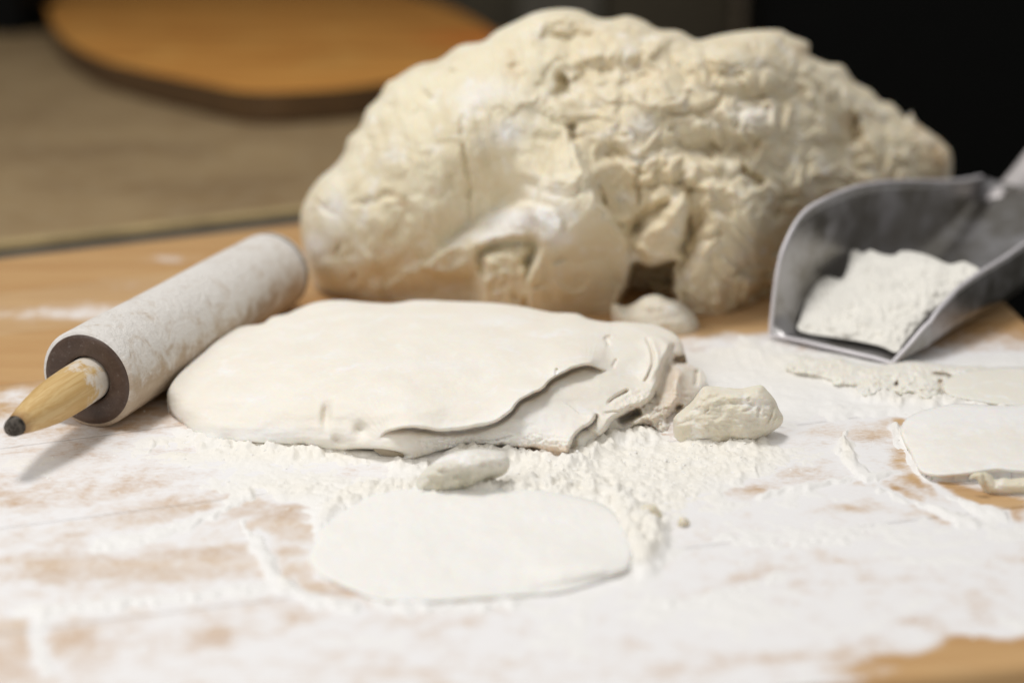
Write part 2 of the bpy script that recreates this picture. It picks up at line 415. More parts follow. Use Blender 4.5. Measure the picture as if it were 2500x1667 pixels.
def flour_fields(X, Y, wx, wy):
    """coverage C (0 bare .. 1 thick), clumpiness K, both over the board, X, Y in photo pixels, wx, wy in metres"""
    C = np.full(X.shape, -0.25); K = np.zeros(X.shape)
    # overall: well floured in front, bare wood behind
    C += 0.92 * smooth(930, 1075, Y + 0.12 * np.maximum(0, X - 1000) + 30 * perlin(X / 160, Y / 60, 5) - 60 * smooth(0, 300, X) * 0)
    yy = Y + 25 * perlin(X / 90, Y / 50, 6); C += 0.85 * smooth(1560, 1680, X) * smooth(770, 830, yy) * (1 - smooth(930, 1060, yy)) * (1 - smooth(1950, 2250, X) * (1 - smooth(860, 920, yy)))
    blob(C, X, Y, (120, 762), 230, 26, 0.62); blob(C, X, Y, (330, 775), 160, 20, 0.45); blob(C, X, Y, (410, 632), 75, 14, 0.55); blob(C, X, Y, (60, 960), 90, 22, 0.6)
    blob(C, X, Y, (300, 700), 260, 30, 0.22); blob(C, X, Y, (60, 900), 260, 60, 0.12)
    blob(C, X, Y, (2330, 885), 220, 30, 0.5)
    # worn / bare patches (photo pixels)
    bare = [((430, 1380), 190, 32, -0.55, -6), ((120, 1385), 160, 36, -0.5, 0), ((570, 1365), 45, 20, -0.55, 5),
            ((20, 1590), 90, 70, -0.75, 0), ((205, 1570), 45, 60, -0.45, 0), ((330, 1480), 60, 26, -0.35, -10),
            ((680, 1262), 62, 26, -1.0, 0), ((720, 1300), 50, 18, -0.9, 0), ((770, 1432), 75, 24, -1.05, 12), ((700, 1405), 40, 16, -0.5, 15),
            ((420, 1245), 190, 26, -0.42, -8), ((60, 1235), 100, 22, -0.4, 0), ((430, 1095), 70, 16, -0.55, 0),
            ((330, 1190), 90, 12, -0.4, -12), ((520, 1560), 90, 28, -0.38, -18), ((360, 1395), 90, 18, -0.3, 0), ((740, 1510), 50, 16, -0.5, 0), ((600, 1330), 60, 10, -0.3, 0),
            ((1960, 1155), 120, 26, -0.42, 4), ((1850, 1195), 80, 16, -0.5, -8), ((2070, 1240), 90, 12, -0.35, 0),
            ((2290, 1185), 95, 20, -1.25, 14), ((2420, 1222), 110, 16, -1.25, 6), ((2200, 1205), 60, 12, -0.9, 25), ((2265, 1250), 60, 9, -0.75, 26), ((2190, 1030), 40, 13, -0.9, 0),
            ((2200, 1120), 30, 34, -0.6, -25), ((2130, 1180), 60, 10, -0.8, 10), ((1800, 795), 150, 18, -0.8, 0), ((2330, 1275), 40, 5, -0.5, 0),
            ((2110, 1060), 90, 14, -0.25, 0), ((1840, 1400), 70, 20, -0.32, -14), ((1760, 1430), 70, 16, -0.3, -14), ((2050, 1370), 70, 14, -0.35, 12), ((2150, 1465), 30, 20, -0.35, 20), ((2380, 1490), 60, 22, -0.35, 20), ((2130, 1570), 45, 22, -0.5, 0),
            ((1900, 1605), 170, 16, -0.35, -5), ((1650, 1640), 120, 14, -0.3, 0), ((2300, 1610), 200, 18, -0.3, -6), ((1000, 1640), 160, 14, -0.3, 0), ((2240, 1520), 60, 16, -0.3, 12), ((2480, 1260), 30, 14, -0.6, 20)]
    for c, rx, ry, a, an in bare: blob(C, X, Y, c, rx, ry, a * (0.66 if c[0] < 900 or c[1] > 1290 else 0.95), an)
    # brushed streaks of flour
    for pts, a, w in ([[(0, 1500), (250, 1480), (600, 1440), (860, 1400)], 0.5, 12], [[(620, 1290), (650, 1360), (720, 1440), (900, 1490)], 0.7, 18],
                      [[(200, 1330), (420, 1290), (620, 1200)], 0.4, 14], [[(2050, 1060), (2080, 1130), (2130, 1175), (2240, 1230), (2400, 1290)], 0.9, 11],
                      [[(2160, 1020), (2230, 1100), (2260, 1165), (2330, 1215), (2480, 1270)], 1.1, 13], [[(1830, 1215), (1960, 1190), (2120, 1165), (2230, 1150)], 0.6, 6],
                      [[(110, 1480), (90, 1560), (120, 1660)], 0.5, 25], [[(2000, 1010), (2170, 1005), (2300, 1000)], 0.5, 12]):
        d = np.zeros_like(C); stroke(d, X, Y, pts, 'ridge', a, w, taper=0.1, wob=8); C += d
    C += (0.12 * smooth(900, 1500, X)) * smooth(1050, 1150, Y) + 0.16 * fbm(wx * 7 + 0.3 * wy, wy * 16, 3, 2) + 0.27 * fbm(wx * 18, wy * 30, 4, 3) + 0.22 * fbm(wx * 90, wy * 120, 3, 8)
    # clean strip of wood along the front edge
    fy = line_y(X, *FRONT); C -= 1.6 * smooth(-95, -50, Y - fy + 20 * perlin(X / 120, Y / 60, 9)) * smooth(1950, 2450, X + 60 * perlin(X / 70, Y / 30, 19))
    C -= 0.5 * smooth(-20, 5, Y - fy)
    for c, rx, ry, a in [((1650, 1120), 260, 42, 1.0), ((1350, 1180), 330, 50, 0.8), ((700, 1110), 330, 26, 0.8), ((420, 1080), 60, 14, 0.6), ((1620, 1230), 120, 60, 0.6), ((1500, 1330), 120, 60, 0.35), ((720, 1190), 160, 40, 0.6), ((1780, 1110), 90, 40, 0.7),
                         ((1750, 850), 150, 50, 0.45), ((1950, 900), 180, 40, 0.4), ((2070, 1095), 16, 36, 0.6), ((430, 1110), 30, 20, 0.5), ((500, 1200), 200, 40, 0.15), ((100, 1120), 120, 60, 0.15)]:
        blob(K, X, Y, c, rx, ry, a)
    C += 0.35 * np.clip(K, 0, 1)
    return C, np.clip(K, 0, 1)

board = empty("pastry_board", tuple((bl + fl_) / 2))
board.location = (0, 0, 0)
tag(board, "large floured wooden pastry board carrying all the dough, the rolling pin and the scoop", "board")
NPL = 7
for i in range(NPL):
    a0, a1 = i / NPL, (i + 1) / NPL
    g = 0.00035
    P00 = fl_ + (bl - fl_) * a0; P01 = fr + (br - fr) * a0; P10 = fl_ + (bl - fl_) * a1; P11 = fr + (br - fr) * a1
    nu, nv = 420, 60
    u = np.linspace(0, 1, nu); v = np.linspace(g * 6, 1 - g * 6, nv) if 1 else 0
    U, V = np.meshgrid(u, v)
    P = (P00 * (1 - U)[..., None] + P01 * U[..., None]) * (1 - V)[..., None] + (P10 * (1 - U)[..., None] + P11 * U[..., None]) * V[..., None]
    P[..., 2] = 0.0
    if i == 0:   # the front edge is worn round
        e = np.clip(1 - (V * np.linalg.norm((P10 - P00)[:2])) / 0.006, 0, 1); P[..., 2] = -0.006 * (1 - np.sqrt(1 - np.clip(e, 0, 1) ** 2))
    X, Y = proj(P); 
    C, K = flour_fields(X, Y, P[..., 0], P[..., 1])
    top = P.reshape(-1, 3); idx = np.arange(nu * nv).reshape(nv, nu)
    F = np.stack([idx[:-1, :-1], idx[:-1, 1:], idx[1:, 1:], idx[1:, :-1]], -1).reshape(-1, 4)
    be = boundary_edges(F); bi = np.unique(be); mp = -np.ones(len(top), int); mp[bi] = len(top) + np.arange(len(bi))
    low = top[bi].copy(); low[:, 2] = -0.035
    side = np.stack([be[:, 1], be[:, 0], mp[be[:, 0]], mp[be[:, 1]]], 1)
    lowb = 0.54 * smooth(980, 1080, Y) * (1 - smooth(1750, 2150, X) * (1 - smooth(1330, 1420, Y))) * (1 - smooth(-140, -70, Y - line_y(X, *FRONT)) * smooth(1850, 2300, X)); dust = np.clip(np.maximum(C + 0.12, lowb), 0, 1).ravel()
    link_mesh("plank", np.vstack([top, low]), [F, side], MAT_BOARD if i % 2 else MAT_BOARD2, board, attrs={'dust': np.concatenate([dust, dust[bi] * 0])})

def simple(name, c, rough=0.6, spec=0.3, metal=0.0, vary=0.15, sc=20, bump=0.0):
    m = M(name, rough, spec); n = m.noise(sc, 5, 0.6)
    m.color(m.mix(m.rng(n, 0.3, 0.7), tuple(x * (1 - vary) for x in c), tuple(min(1, x * (1 + vary)) for x in c)))
    m.b.inputs["Metallic"].default_value = metal
    if bump: m.bump(m.noise(sc * 10, 4), bump)
    return m.m
MAT_STEEL = simple("dark_steel", (0.085, 0.085, 0.08), 0.45, 0.5, 0.3)
MAT_LIP = simple("counter_lip", (0.40, 0.30, 0.15), 0.5)
def counter_mat():
    m = M("counter_top", 0.5, 0.35)
    n = m.noise(5, 5, 0.6); n2 = m.noise(40, 4, 0.6)
    c = m.mix(m.rng(n, 0.3, 0.7), (0.235, 0.155, 0.075), (0.335, 0.235, 0.12)); c = m.mix(m.rng(n2, 0.4, 0.7, 0, 0.3), c, (0.34, 0.27, 0.175))
    m.color(c); m.bump(n2, 0.0004); return m.m
MAT_COUNTER = counter_mat()

def strip(pa, pb, pc, pd, name, z0, z1, mat, lab=None):
    o = slab(name, [pa[:2], pb[:2], pc[:2], pd[:2]], z0, z1, mat); o["kind"] = "structure"; return o
def bp(x, off): return on_z(x, line_y(x, *BACK) - off)
# dark joint, light lip and the counter behind the board
strip(bp(-700, 1), bp(1500, 1), bp(1500, 30), bp(-700, 30), "metal_strip", -0.03, -0.0045, MAT_STEEL)
strip(bp(-700, 30), bp(1500, 30), bp(1500, 42), bp(-700, 42), "counter_lip", -0.03, 0.0015, MAT_LIP)
c1, c2 = bp(-700, 42), bp(1480, 42)
cdir = (c2 - c1)[:2] / np.linalg.norm((c2 - c1)[:2])
strip(c1, c2, np.array([0.10, 3.0]), np.array([-2.6, 3.0]), "counter", -0.03, -0.001, MAT_COUNTER)
MAT_FLOOR = simple("floor_dark", (0.02, 0.018, 0.014), 0.8)
fl0 = slab("floor", [(-5, -1), (5, -1), (5, 6), (-5, 6)], -0.92, -0.9, MAT_FLOOR); fl0["kind"] = "structure"
MAT_WALL = simple("dim_wall", (0.075, 0.062, 0.040), 0.8, vary=0.25, sc=4)
MAT_BLACK = simple("black_panel", (0.0025, 0.0025, 0.002), 0.7, 0.1)
MAT_POST = simple("brown_post", (0.13, 0.10, 0.065), 0.6)
MAT_GREY = simple("grey_panel", (0.10, 0.088, 0.066), 0.6)
wl = box("wall", (-5, 3.9, -0.9), (5, 4.0, 2.0), MAT_WALL); wl["kind"] = "structure"
def at_depth(px, y):  # world x of a photo column on the vertical plane y
    d = ray(px, 20); return float(d[0] / d[1] * y)
cab = empty("cabinet", (at_depth(1600, 3.4), 3.4, -0.9)); cab.location = (0, 0, 0)
tag(cab, "dim brown kitchen cabinet standing behind the dough heap", "cabinet")
box("door", (at_depth(1270, 3.4), 3.40, -0.9), (at_depth(1465, 3.4), 3.5, 1.4), MAT_GREY, cab)
box("door", (at_depth(1480, 3.4), 3.40, -0.9), (at_depth(1785, 3.4), 3.5, 1.4), simple("brown_door", (0.052, 0.040, 0.022), 0.6), cab)
box("post", (at_depth(1795, 3.4), 3.385, -0.9), (at_depth(1858, 3.4), 3.5, 1.4), MAT_POST, cab)
blk = empty("dark_void"); tag(blk, "dark void painted as a black appliance front to the right of the brown post", "backdrop")
box("front_panel", (at_depth(1870, 3.1), 3.1, -0.9), (2.4, 3.5, 1.4), MAT_BLACK, blk)  # near-black colour stands for the unlit void beside the cabinet
blk2 = empty("dark_container"); tag(blk2, "black container in the far left corner of the counter", "container")
box("body", (-2.2, 2.95, 0.0), (at_depth(45, 2.95), 3.2, 0.5), MAT_BLACK, blk2)
ob = empty("jar"); tag(ob, "blurred grey brown jar behind the round wooden board", "jar")
jx = at_depth(1205, 3.2)
lathe("body", [(0, 0.001), (0, 0.045), (0.10, 0.047), (0.13, 0.03)], MAT_GREY, (jx, 3.2, 0.0), (jx, 3.2, 1), ob)
lathe("lid", [(0.1305, 0.036), (0.155, 0.036), (0.157, 0.001)], MAT_POST, (jx, 3.2, 0.0), (jx, 3.2, 1), ob)

# ------------------------------------------------------------------ round wooden board at the back
def board_orange():
    m = M("orange_wood", 0.45, 0.3)
    n = m.noise(6, 4, 0.6, dist=1.0); v = m.map((2, 11, 11), (0, 0, 0.7)); g = m.noise(1.5, 5, 0.6, v, 0.6)
    c = m.mix(m.rng(g, 0.3, 0.7), (0.70, 0.33, 0.075), (0.44, 0.18, 0.035)); c = m.mix(m.rng(n, 0.5, 0.75, 0, 0.6), c, (0.70, 0.40, 0.11))
    geo = m.n.new('ShaderNodeNewGeometry'); vm = m.n.new('ShaderNodeVectorMath'); vm.operation = 'DISTANCE'; m.l(geo.outputs['Position'], vm.inputs[0]); vm.inputs[1].default_value = G(1165, 95, 0.04)
    c = m.mix(m.rng(vm.outputs['Value'], 0.02, 0.16, 0.8, 0), c, (0.60, 0.15, 0.02)); m.color(c); return m.m
MAT_OR = board_orange(); MAT_ORE = simple("board_rim_wood", (0.085, 0.045, 0.016), 0.6)
zt = 0.04
out_px = [(100, -60), (118, 30), (150, 90), (230, 140), (340, 172), (470, 200), (570, 220), (650, 226), (760, 222), (880, 212), (1010, 190), (1120, 165), (1200, 120), (1210, 85), (1130, 35), (1040, 0), (900, -40), (700, -70), (400, -90), (200, -90)]
pts = spline([G(x, y, zt)[:2] for x, y in out_px], True, 5)
if (np.cross(pts - pts.mean(0), np.roll(pts, -1, 0) - pts.mean(0))).sum() < 0: pts = pts[::-1]
cb = empty("chopping_board"); tag(cb, "round orange brown wooden board lying on the far counter", "chopping board")
slab("rim", pts, 0.003, zt - 0.0005, MAT_ORE, cb)
cen = pts.mean(0); slab("top_face", cen + (pts - cen) * 0.999, zt - 0.002, zt + 0.0008, MAT_OR, cb)

# ------------------------------------------------------------------ rolling pin
pin = empty("rolling_pin"); tag(pin, "floured wooden rolling pin with brown end collar and pale handle, beside the rolled dough", "rolling pin")
Rp = 0.0293
pn = np.array(G(213, 927, Rp)); pf = np.array(G(676, 656, Rp)); ax = (pf - pn); Lp = np.linalg.norm(ax); ax /= Lp
def pin_mat():
    m = M("pin_wood", 0.6, 0.25)
    v = m.map((1, 1, 1), (0, 0, -math.atan2(ax[1], ax[0]))); 
    mp = m.n.new("ShaderNodeMapping"); m.l(v, mp.inputs[0]); mp.inputs["Scale"].default_value = (14, 150, 150)
    g = m.noise(1.2, 5, 0.6, mp.outputs[0], 0.5)
    c = m.mix(m.rng(g, 0.3, 0.7), (0.52, 0.41, 0.29), (0.44, 0.33, 0.225))
    n = m.noise(48, 7, 0.7, dist=1.2); n2 = m.noise(230, 5, 0.7)
    geo = m.n.new("ShaderNodeNewGeometry"); sx = m.n.new("ShaderNodeSeparateXYZ"); m.l(geo.outputs["Position"], sx.inputs[0])
    top = m.rng(sx.outputs[2], 0.004, 0.05, 0.0, 0.42)      # more flour colour towards the upper side of the barrel
    f = m.math('ADD', m.math('MULTIPLY', n, 1.1), m.math('MULTIPLY', n2, 0.35)); f = m.math('ADD', f, top)
    f = m.rng(f, 0.80, 1.14, 0.08, 0.92)
    c = m.mix(f, c, (0.77, 0.745, 0.71)); m.color(c)
    m.l(m.rng(f, 0, 1, 0.55, 0.9), m.b.inputs["Roughness"]); m.bump(m.math('ADD', n, n2), 0.0016)
    return m.m
MAT_PIN = pin_mat()
prof = [(0.0, Rp - 0.0028), (0.0006, Rp - 0.0012), (0.002, Rp)] + [(Lp * k / 40, Rp * (1 + 0.006 * math.sin(k * 0.3))) for k in range(1, 39)]
prof += [(Lp - 0.014, Rp), (Lp - 0.007, Rp * 0.97), (Lp - 0.003, Rp * 0.9), (Lp - 0.0005, Rp * 0.78), (Lp, Rp * 0.6), (Lp, 0.001)]
lathe("barrel", prof, MAT_PIN, pn, pf, pin, 96)
def collar_mat():
    m = M("collar_brown", 0.38, 0.45)
    n = m.noise(90, 6, 0.7, dist=0.8)
    c = m.mix(m.rng(n, 0.35, 0.7), (0.060, 0.034, 0.022), (0.095, 0.058, 0.040)); n2 = m.noise(380, 4, 0.7)
    c = m.mix(m.rng(n2, 0.58, 0.8, 0, 0.35), c, (0.5, 0.46, 0.42)); m.color(c); m.bump(n, 0.0006); return m.m
hr = 0.0128
lathe("end_collar", [(0.004, Rp - 0.0022), (0.0002, Rp - 0.0024), (-0.0006, Rp - 0.0034), (-0.0008, Rp * 0.8), (-0.0004, hr + 0.003), (0.0006, hr + 0.001), (0.006, hr + 0.0006)], collar_mat(), pn, pf, pin, 96)
lathe("bearing_gap", [(0.0025, hr + 0.0006), (0.003, hr * 0.4)], MAT_BLACK, pn, pf, pin, 64)
tip = np.array(G(22, 1050, Rp)); Lh = np.linalg.norm(pn - tip)
def handle_mat():
    m = M("handle_wood", 0.45, 0.35)
    v = m.map((1, 1, 1), (0, 0, -math.atan2(ax[1], ax[0]))); mp = m.n.new("ShaderNodeMapping"); m.l(v, mp.inputs[0]); mp.inputs["Scale"].default_value = (12, 330, 330)
    g = m.noise(1.0, 3, 0.6, mp.outputs[0], 1.0)
    c = m.mix(m.rng(g, 0.38, 0.62), (0.66, 0.47, 0.22), (0.56, 0.36, 0.14)); n = m.noise(120, 6, 0.7)
    geo = m.n.new("ShaderNodeNewGeometry"); sx = m.n.new("ShaderNodeSeparateXYZ"); m.l(geo.outputs["Position"], sx.inputs[0])
    # flour dust near the collar, dark stain at the tip
    tx = m.rng(m.attr("run"), 0.0, 0.55, 0.42, 0.0)
    f = m.rng(m.math('ADD', n, tx), 0.72, 0.95, 0, 0.75); c = m.mix(f, c, (0.78, 0.75, 0.70))
    st = m.rng(m.math('ADD', m.attr("run"), m.math('MULTIPLY', m.math('SUBTRACT', m.noise(160, 3), 0.5), 0.10)), 0.80, 0.93, 0, 0.75); c = m.mix(st, c, (0.26, 0.13, 0.05))
    m.color(c); m.bump(g, 0.0003); return m.m
hp = [(0.0, hr), (0.05, hr * 1.0), (0.2, hr * 1.0), (0.35, hr * 0.97), (0.5, hr * 0.91), (0.65, hr * 0.77), (0.8, hr * 0.59), (0.92, hr * 0.42)]
hprof = [(-(-0.003)if False else t * Lh - 0.003 * (t == 0), r) for t, r in hp]
ho = lathe("handle", hprof, handle_mat(), pn, tip, pin, 64)
at = ho.data.attributes.new("run", 'FLOAT', 'POINT'); at.data.foreach_set("value", np.repeat([t for t, r in hp], 64).astype(np.float32))
MAT_TIP = simple("blackened_tip", (0.075, 0.065, 0.055), 0.9, 0.1, vary=0.8, sc=300)
lathe("handle_tip", [(0.915 * Lh, hr * 0.43), (0.955 * Lh, hr * 0.385), (0.98 * Lh, hr * 0.32), (0.993 * Lh, hr * 0.22), (Lh, 0.0005)], MAT_TIP, pn, tip, pin, 48)
# ------------------------------------------------------------------ big heap of dough
def Z1(x, y): return (700 + x / 2.613, y / 2.613)
def Z2(x, y): return (1500 + x / 2.351, y / 2.351)
def Z3(x, y): return (700 + x / 2.613, 300 + y / 2.613)
def Z4(x, y): return (1300 + x / 2.766, 300 + y / 2.766)
def Z8(x, y): return (1100 + x / 2.613, 700 + y / 2.613)
def Z7(x, y): return (400 + x / 2.94, 700 + y / 2.94)
q = 1.063
heap_out = [(x * q, y * q) for x, y in [(740, 710), (722, 655), (703, 600), (692, 540), (691, 490), (706, 450), (732, 412), (766, 383), (790, 352), (800, 318), (826, 293), (842, 252), (868, 226), (888, 192), (912, 178), (958, 150),
    (1008, 138), (1055, 105), (1108, 96), (1140, 72), (1185, 50), (1228, 30), (1280, 21), (1330, 24), (1372, 42), (1405, 44), (1440, 37), (1478, 48), (1512, 68), (1560, 72), (1600, 92), (1640, 84), (1680, 76), (1735, 70), (1792, 70), (1815, 82),
    (1858, 100), (1860, 126), (1900, 146), (1936, 152), (1962, 188), (2000, 208), (2022, 232), (2052, 240), (2080, 272), (2092, 258), (2104, 280), (2130, 300), (2160, 322), (2184, 350), (2186, 400), (2176, 470), (2120, 560), (2050, 650), (1980, 740), (1900, 800), (1760, 850), (1600, 860), (1400, 860), (1100, 850), (880, 830), (780, 780)]]
def ZH(x, y): return (683 + x / 1.417, y / 1.417)
def patch(D, X, Y, poly, amp, edge, f=None):
    pl = spline(poly, True, 4); x0, y0 = pl.min(0); x1, y1 = pl.max(0)
    m = (X > x0) & (X < x1) & (Y > y0) & (Y < y1); x, y = X[m], Y[m]
    x_ = x + 7 * perlin(x / 40, y / 40, 63); y_ = y + 7 * perlin(x / 40, y / 40, 64)
    ins = inside(x_, y_, pl); d = seg_info(x_, y_, pl, True)[0]
    D[m] += np.where(ins, (amp + (f(x, y) if f else 0)) * smooth(0, edge, d) ** 0.7, 0)
def heap_feat(D, X, Y, A):
    Rt = smooth(1180, 1600, X)
    wx = X + 30 * fbm(X / 130, Y / 130, 2, 71); wy = Y + 30 * fbm(X / 130, Y / 130, 2, 72)
    D += (20 + 10 * Rt) * fbm(wx / 190, wy / 190, 2, 11)
    u1 = X + 60 * fbm(X / 95, Y / 95, 2, 73); v1 = Y + 60 * fbm(X / 95, Y / 95, 2, 74)
    u2 = u1 + 34 * fbm(u1 / 46, v1 / 46, 2, 75); v2 = v1 + 34 * fbm(u1 / 46, v1 / 46, 2, 76)
    N = Rt.copy(); blob(N, X, Y, ZH(1030, 900), 170, 150, -0.8, 0, 4); blob(N, X, Y, ZH(1540, 850), 120, 190, -0.45, 0, 4); blob(N, X, Y, ZH(1200, 430), 120, 70, -0.4); blob(N, X, Y, ZH(1330, 800), 60, 90, -0.6, 35); N = np.clip(N, 0, 1)
    D += (5 + 46 * N) * (np.abs(perlin(u1 / 120, v1 / 92, 21)) ** 0.8 - 0.25)        # puffy folds with pinched creases between them
    D += (1.5 + 21 * N) * (np.abs(perlin(u2 / 64, v2 / 50, 27)) ** 0.8 - 0.25)
    D += (0.4 + 5 * N) * np.abs(perlin(u2 / 30, v2 / 24, 29))
    D += (1 - Rt) * 9 * fbm((X - 0.25 * Y) / 40, Y / 170, 2, 35) + (1 - Rt) * 8 * (np.abs(perlin(u1 / 95, v1 / 80, 36)) ** 0.8 - 0.25)
    D += 9 * np.abs(perlin(u2 / 36, v2 / 50, 37)) * np.exp(-((Y - 230 - 0.25 * np.maximum(0, X - 1400)) / 120) ** 2)
    D += 1.2 * fbm(wx / 12, wy / 11, 2, 31)
    # large masses
    blob(D, X, Y, ZH(330, 620), 190, 170, 30); blob(D, X, Y, ZH(640, 430), 90, 150, 26, -10)
    blob(D, X, Y, ZH(700, 700), 75, 130, -60, 35)                     # hollow left of the pointed flap
    blob(D, X, Y, ZH(980, 130), 95, 26, -26); blob(D, X, Y, ZH(980, 60), 110, 24, 16)
    blob(D, X, Y, ZH(1000, 300), 55, 30, -28, 10); blob(D, X, Y, ZH(1220, 420), 120, 90, 34)
    blob(D, X, Y, ZH(1130, 240), 170, 18, -20, -4); blob(D, X, Y, ZH(1180, 180), 120, 22, 12)
    blob(D, X, Y, ZH(1500, 510), 95, 34, -46, -4); blob(D, X, Y, ZH(1640, 220), 120, 50, 22); blob(D, X, Y, ZH(1660, 330), 80, 18, -26)
    blob(D, X, Y, ZH(1640, 410), 80, 30, 26); blob(D, X, Y, ZH(1960, 480), 30, 60, -42, 12); blob(D, X, Y, ZH(2180, 520), 80, 70, 24)
    blob(D, X, Y, ZH(1800, 320), 26, 60, -24); blob(D, X, Y, ZH(1700, 600), 70, 40, -18, 30); blob(D, X, Y, ZH(1830, 640), 60, 60, 16)
    blob(D, X, Y, ZH(1170, 640), 30, 110, -30, -20); blob(D, X, Y, ZH(1330, 640), 60, 80, 22)
    # belly of the left mass turns under
    D -= 95 * smooth(ZH(0, 890)[1], ZH(0, 1060)[1], Y + 0.12 * (X - 900)) * (1 - smooth(ZH(650, 0)[0], ZH(720, 0)[0], X))
    # white roll and the ragged nugget beneath its lip
    crest = lambda x: np.interp(x, [ZH(480, 0)[0], ZH(700, 0)[0], ZH(850, 0)[0], ZH(960, 0)[0]], [ZH(0, 905)[1], ZH(0, 800)[1], ZH(0, 735)[1], ZH(0, 790)[1]])
    patch(D, X, Y, [ZH(480, 925), ZH(600, 830), ZH(720, 740), ZH(850, 690), ZH(950, 720), ZH(985, 800), ZH(900, 860), ZH(860, 830), ZH(740, 845), ZH(690, 900), ZH(690, 960), ZH(560, 960)], 38, 16, lambda x, y: -0.22 * np.abs(y - crest(x)))
    patch(D, X, Y, [ZH(705, 890), ZH(760, 865), ZH(850, 870), ZH(860, 930), ZH(845, 1060), ZH(760, 1100), ZH(690, 1080), ZH(700, 960)], 20, 12, lambda x, y: 9 * fbm(x / 22, y / 26, 2, 65))
    # pointed flap: the upper face looks up, the lower one turns under
    xa, ya = ZH(905, 870); xb, yb = ZH(1130, 690)
    fold = lambda x, y: (y - (ya + (yb - ya) * np.clip((x - xa) / (xb - xa), 0, 1.3)))
    patch(D, X, Y, [ZH(1000, 430), ZH(1060, 560), ZH(1120, 680), ZH(1180, 790), ZH(1222, 870), ZH(1195, 980), ZH(1160, 1090), ZH(1120, 1180), ZH(900, 1180), ZH(850, 1060), ZH(850, 960), ZH(885, 850), ZH(870, 720), ZH(930, 560)], 105, 20,
          lambda x, y: np.where(fold(x, y) < 0, 0.30 * fold(x, y), -0.46 * fold(x, y)))
    # cave, cone and the lobe on the right
    patch(D, X, Y, [ZH(1222, 905), ZH(1300, 915), ZH(1375, 895), ZH(1370, 980), ZH(1385, 1050), ZH(1400, 1120), ZH(1150, 1130), ZH(1185, 1000)], -240, 16)
    patch(D, X, Y, [ZH(1405, 655), ZH(1420, 760), ZH(1385, 880), ZH(1300, 915), ZH(1225, 880), ZH(1240, 810), ZH(1320, 730)], 62, 26, lambda x, y: -0.5 * np.maximum(0, x + 0.9 * y - (ZH(1340, 0)[0] + 0.9 * ZH(0, 790)[1])))
    patch(D, X, Y, [ZH(1440, 640), ZH(1520, 610), ZH(1620, 640), ZH(1710, 720), ZH(1700, 860), ZH(1650, 960), ZH(1590, 1090), ZH(1500, 1180), ZH(1400, 1140), ZH(1370, 1040), ZH(1400, 900), ZH(1440, 780)], 66, 40, lambda x, y: -0.30 * np.maximum(0, y - ZH(0, 1000)[1]))
    patch(D, X, Y, [ZH(1250, 1020), ZH(1330, 985), ZH(1400, 1010), ZH(1390, 1060), ZH(1290, 1050)], 70, 14)
    def g(pts, a, w, **k):
        L = sum(math.dist(p, q_) for p, q_ in zip(pts[:-1], pts[1:])); sh = L < 55
        stroke(D, X, Y, pts, 'groove', a * (0.85 if sh else 1.35), w * (1.6 if sh else 1.3), **({'wob': 14, 'taper': 0.3} | k))
    r = lambda pts, a, w, **k: stroke(D, X, Y, pts, 'ridge', a, w, **({'wob': 8, 'taper': 0.3} | k))
    s = lambda pts, a, w, w2, **k: stroke(D, X, Y, pts, 'step', a, w, w2, **({'wob': 10, 'taper': 0.2} | k))
    # top and left side
    g([Z1(1610, 220), Z1(1700, 270), Z1(1830, 250), Z1(1980, 215)], 26, 24); g([Z1(1640, 190), Z1(1700, 230)], 14, 18)
    s([Z1(2010, 170), Z1(1850, 165), Z1(1640, 160)][::-1], 10, 8, 50)
    g([Z1(1790, 480), Z1(1755, 560), Z1(1765, 640)], 40, 15, taper=0.1); g([Z1(1600, 525), Z1(1700, 535)], 16, 7); g([Z1(1840, 510), Z1(1930, 520)], 12, 10)
    g([Z1(1430, 480), Z1(1490, 360)], 20, 11); g([Z1(1990, 455), Z1(2060, 450)], 18, 12); g([Z1(2180, 420), Z1(2190, 600)], 12, 9); g([Z1(2290, 420), Z1(2290, 510)], 20, 11)
    g([Z1(885, 635), Z1(910, 570)], 18, 10); g([Z1(620, 680), Z1(690, 730)], 14, 9); g([Z1(1040, 440), Z1(1048, 500)], 12, 9); g([Z1(490, 880), Z1(570, 925)], 14, 9); g([Z1(800, 700), Z1(840, 720)], 9, 9)
    g([Z1(1112, 690), Z1(1120, 850), Z1(1148, 1050), Z1(1163, 1200), Z1(1166, 1400), Z1(1170, 1470)], 9, 4.5, wob=5, taper=0.2); g([Z1(1163, 1180), Z1(1163, 1290)], 12, 7, wob=0)
    g([Z1(200, 1340), Z1(230, 1280)], 12, 14); g([Z1(400, 1270), Z1(520, 1290), Z1(640, 1250), Z1(720, 1210)], 12, 8); g([Z1(730, 1300), Z1(760, 1270)], 9, 5)
    g([Z1(330, 1110), Z1(350, 1140)], 5, 10); r([Z1(850, 850), Z1(870, 1400), Z3(900, 800)], 10, 26); r([Z3(520, 560), Z3(700, 760)], 8, 22); g([Z3(780, 560), Z3(700, 720), Z3(640, 800)], 8, 12)
    r([Z1(420, 850), Z1(560, 620), Z1(700, 520)], 8, 22); r([Z1(560, 800), Z1(750, 700)], 8, 15)
    # white roll and the hollow left of the pointed flap
    g([Z1(1540, 1080), Z1(1450, 1250), Z1(1340, 1390), Z3(1180, 690), Z3(960, 850)], 30, 27, wob=4); g([Z3(1050, 320), Z3(1020, 480)], 8, 10)
    pass
    g([Z3(1230, 900), Z3(1240, 825), Z3(1390, 785), Z3(1570, 780), Z3(1560, 860), Z3(1480, 920)], 30, 10, wob=4, taper=0.12)
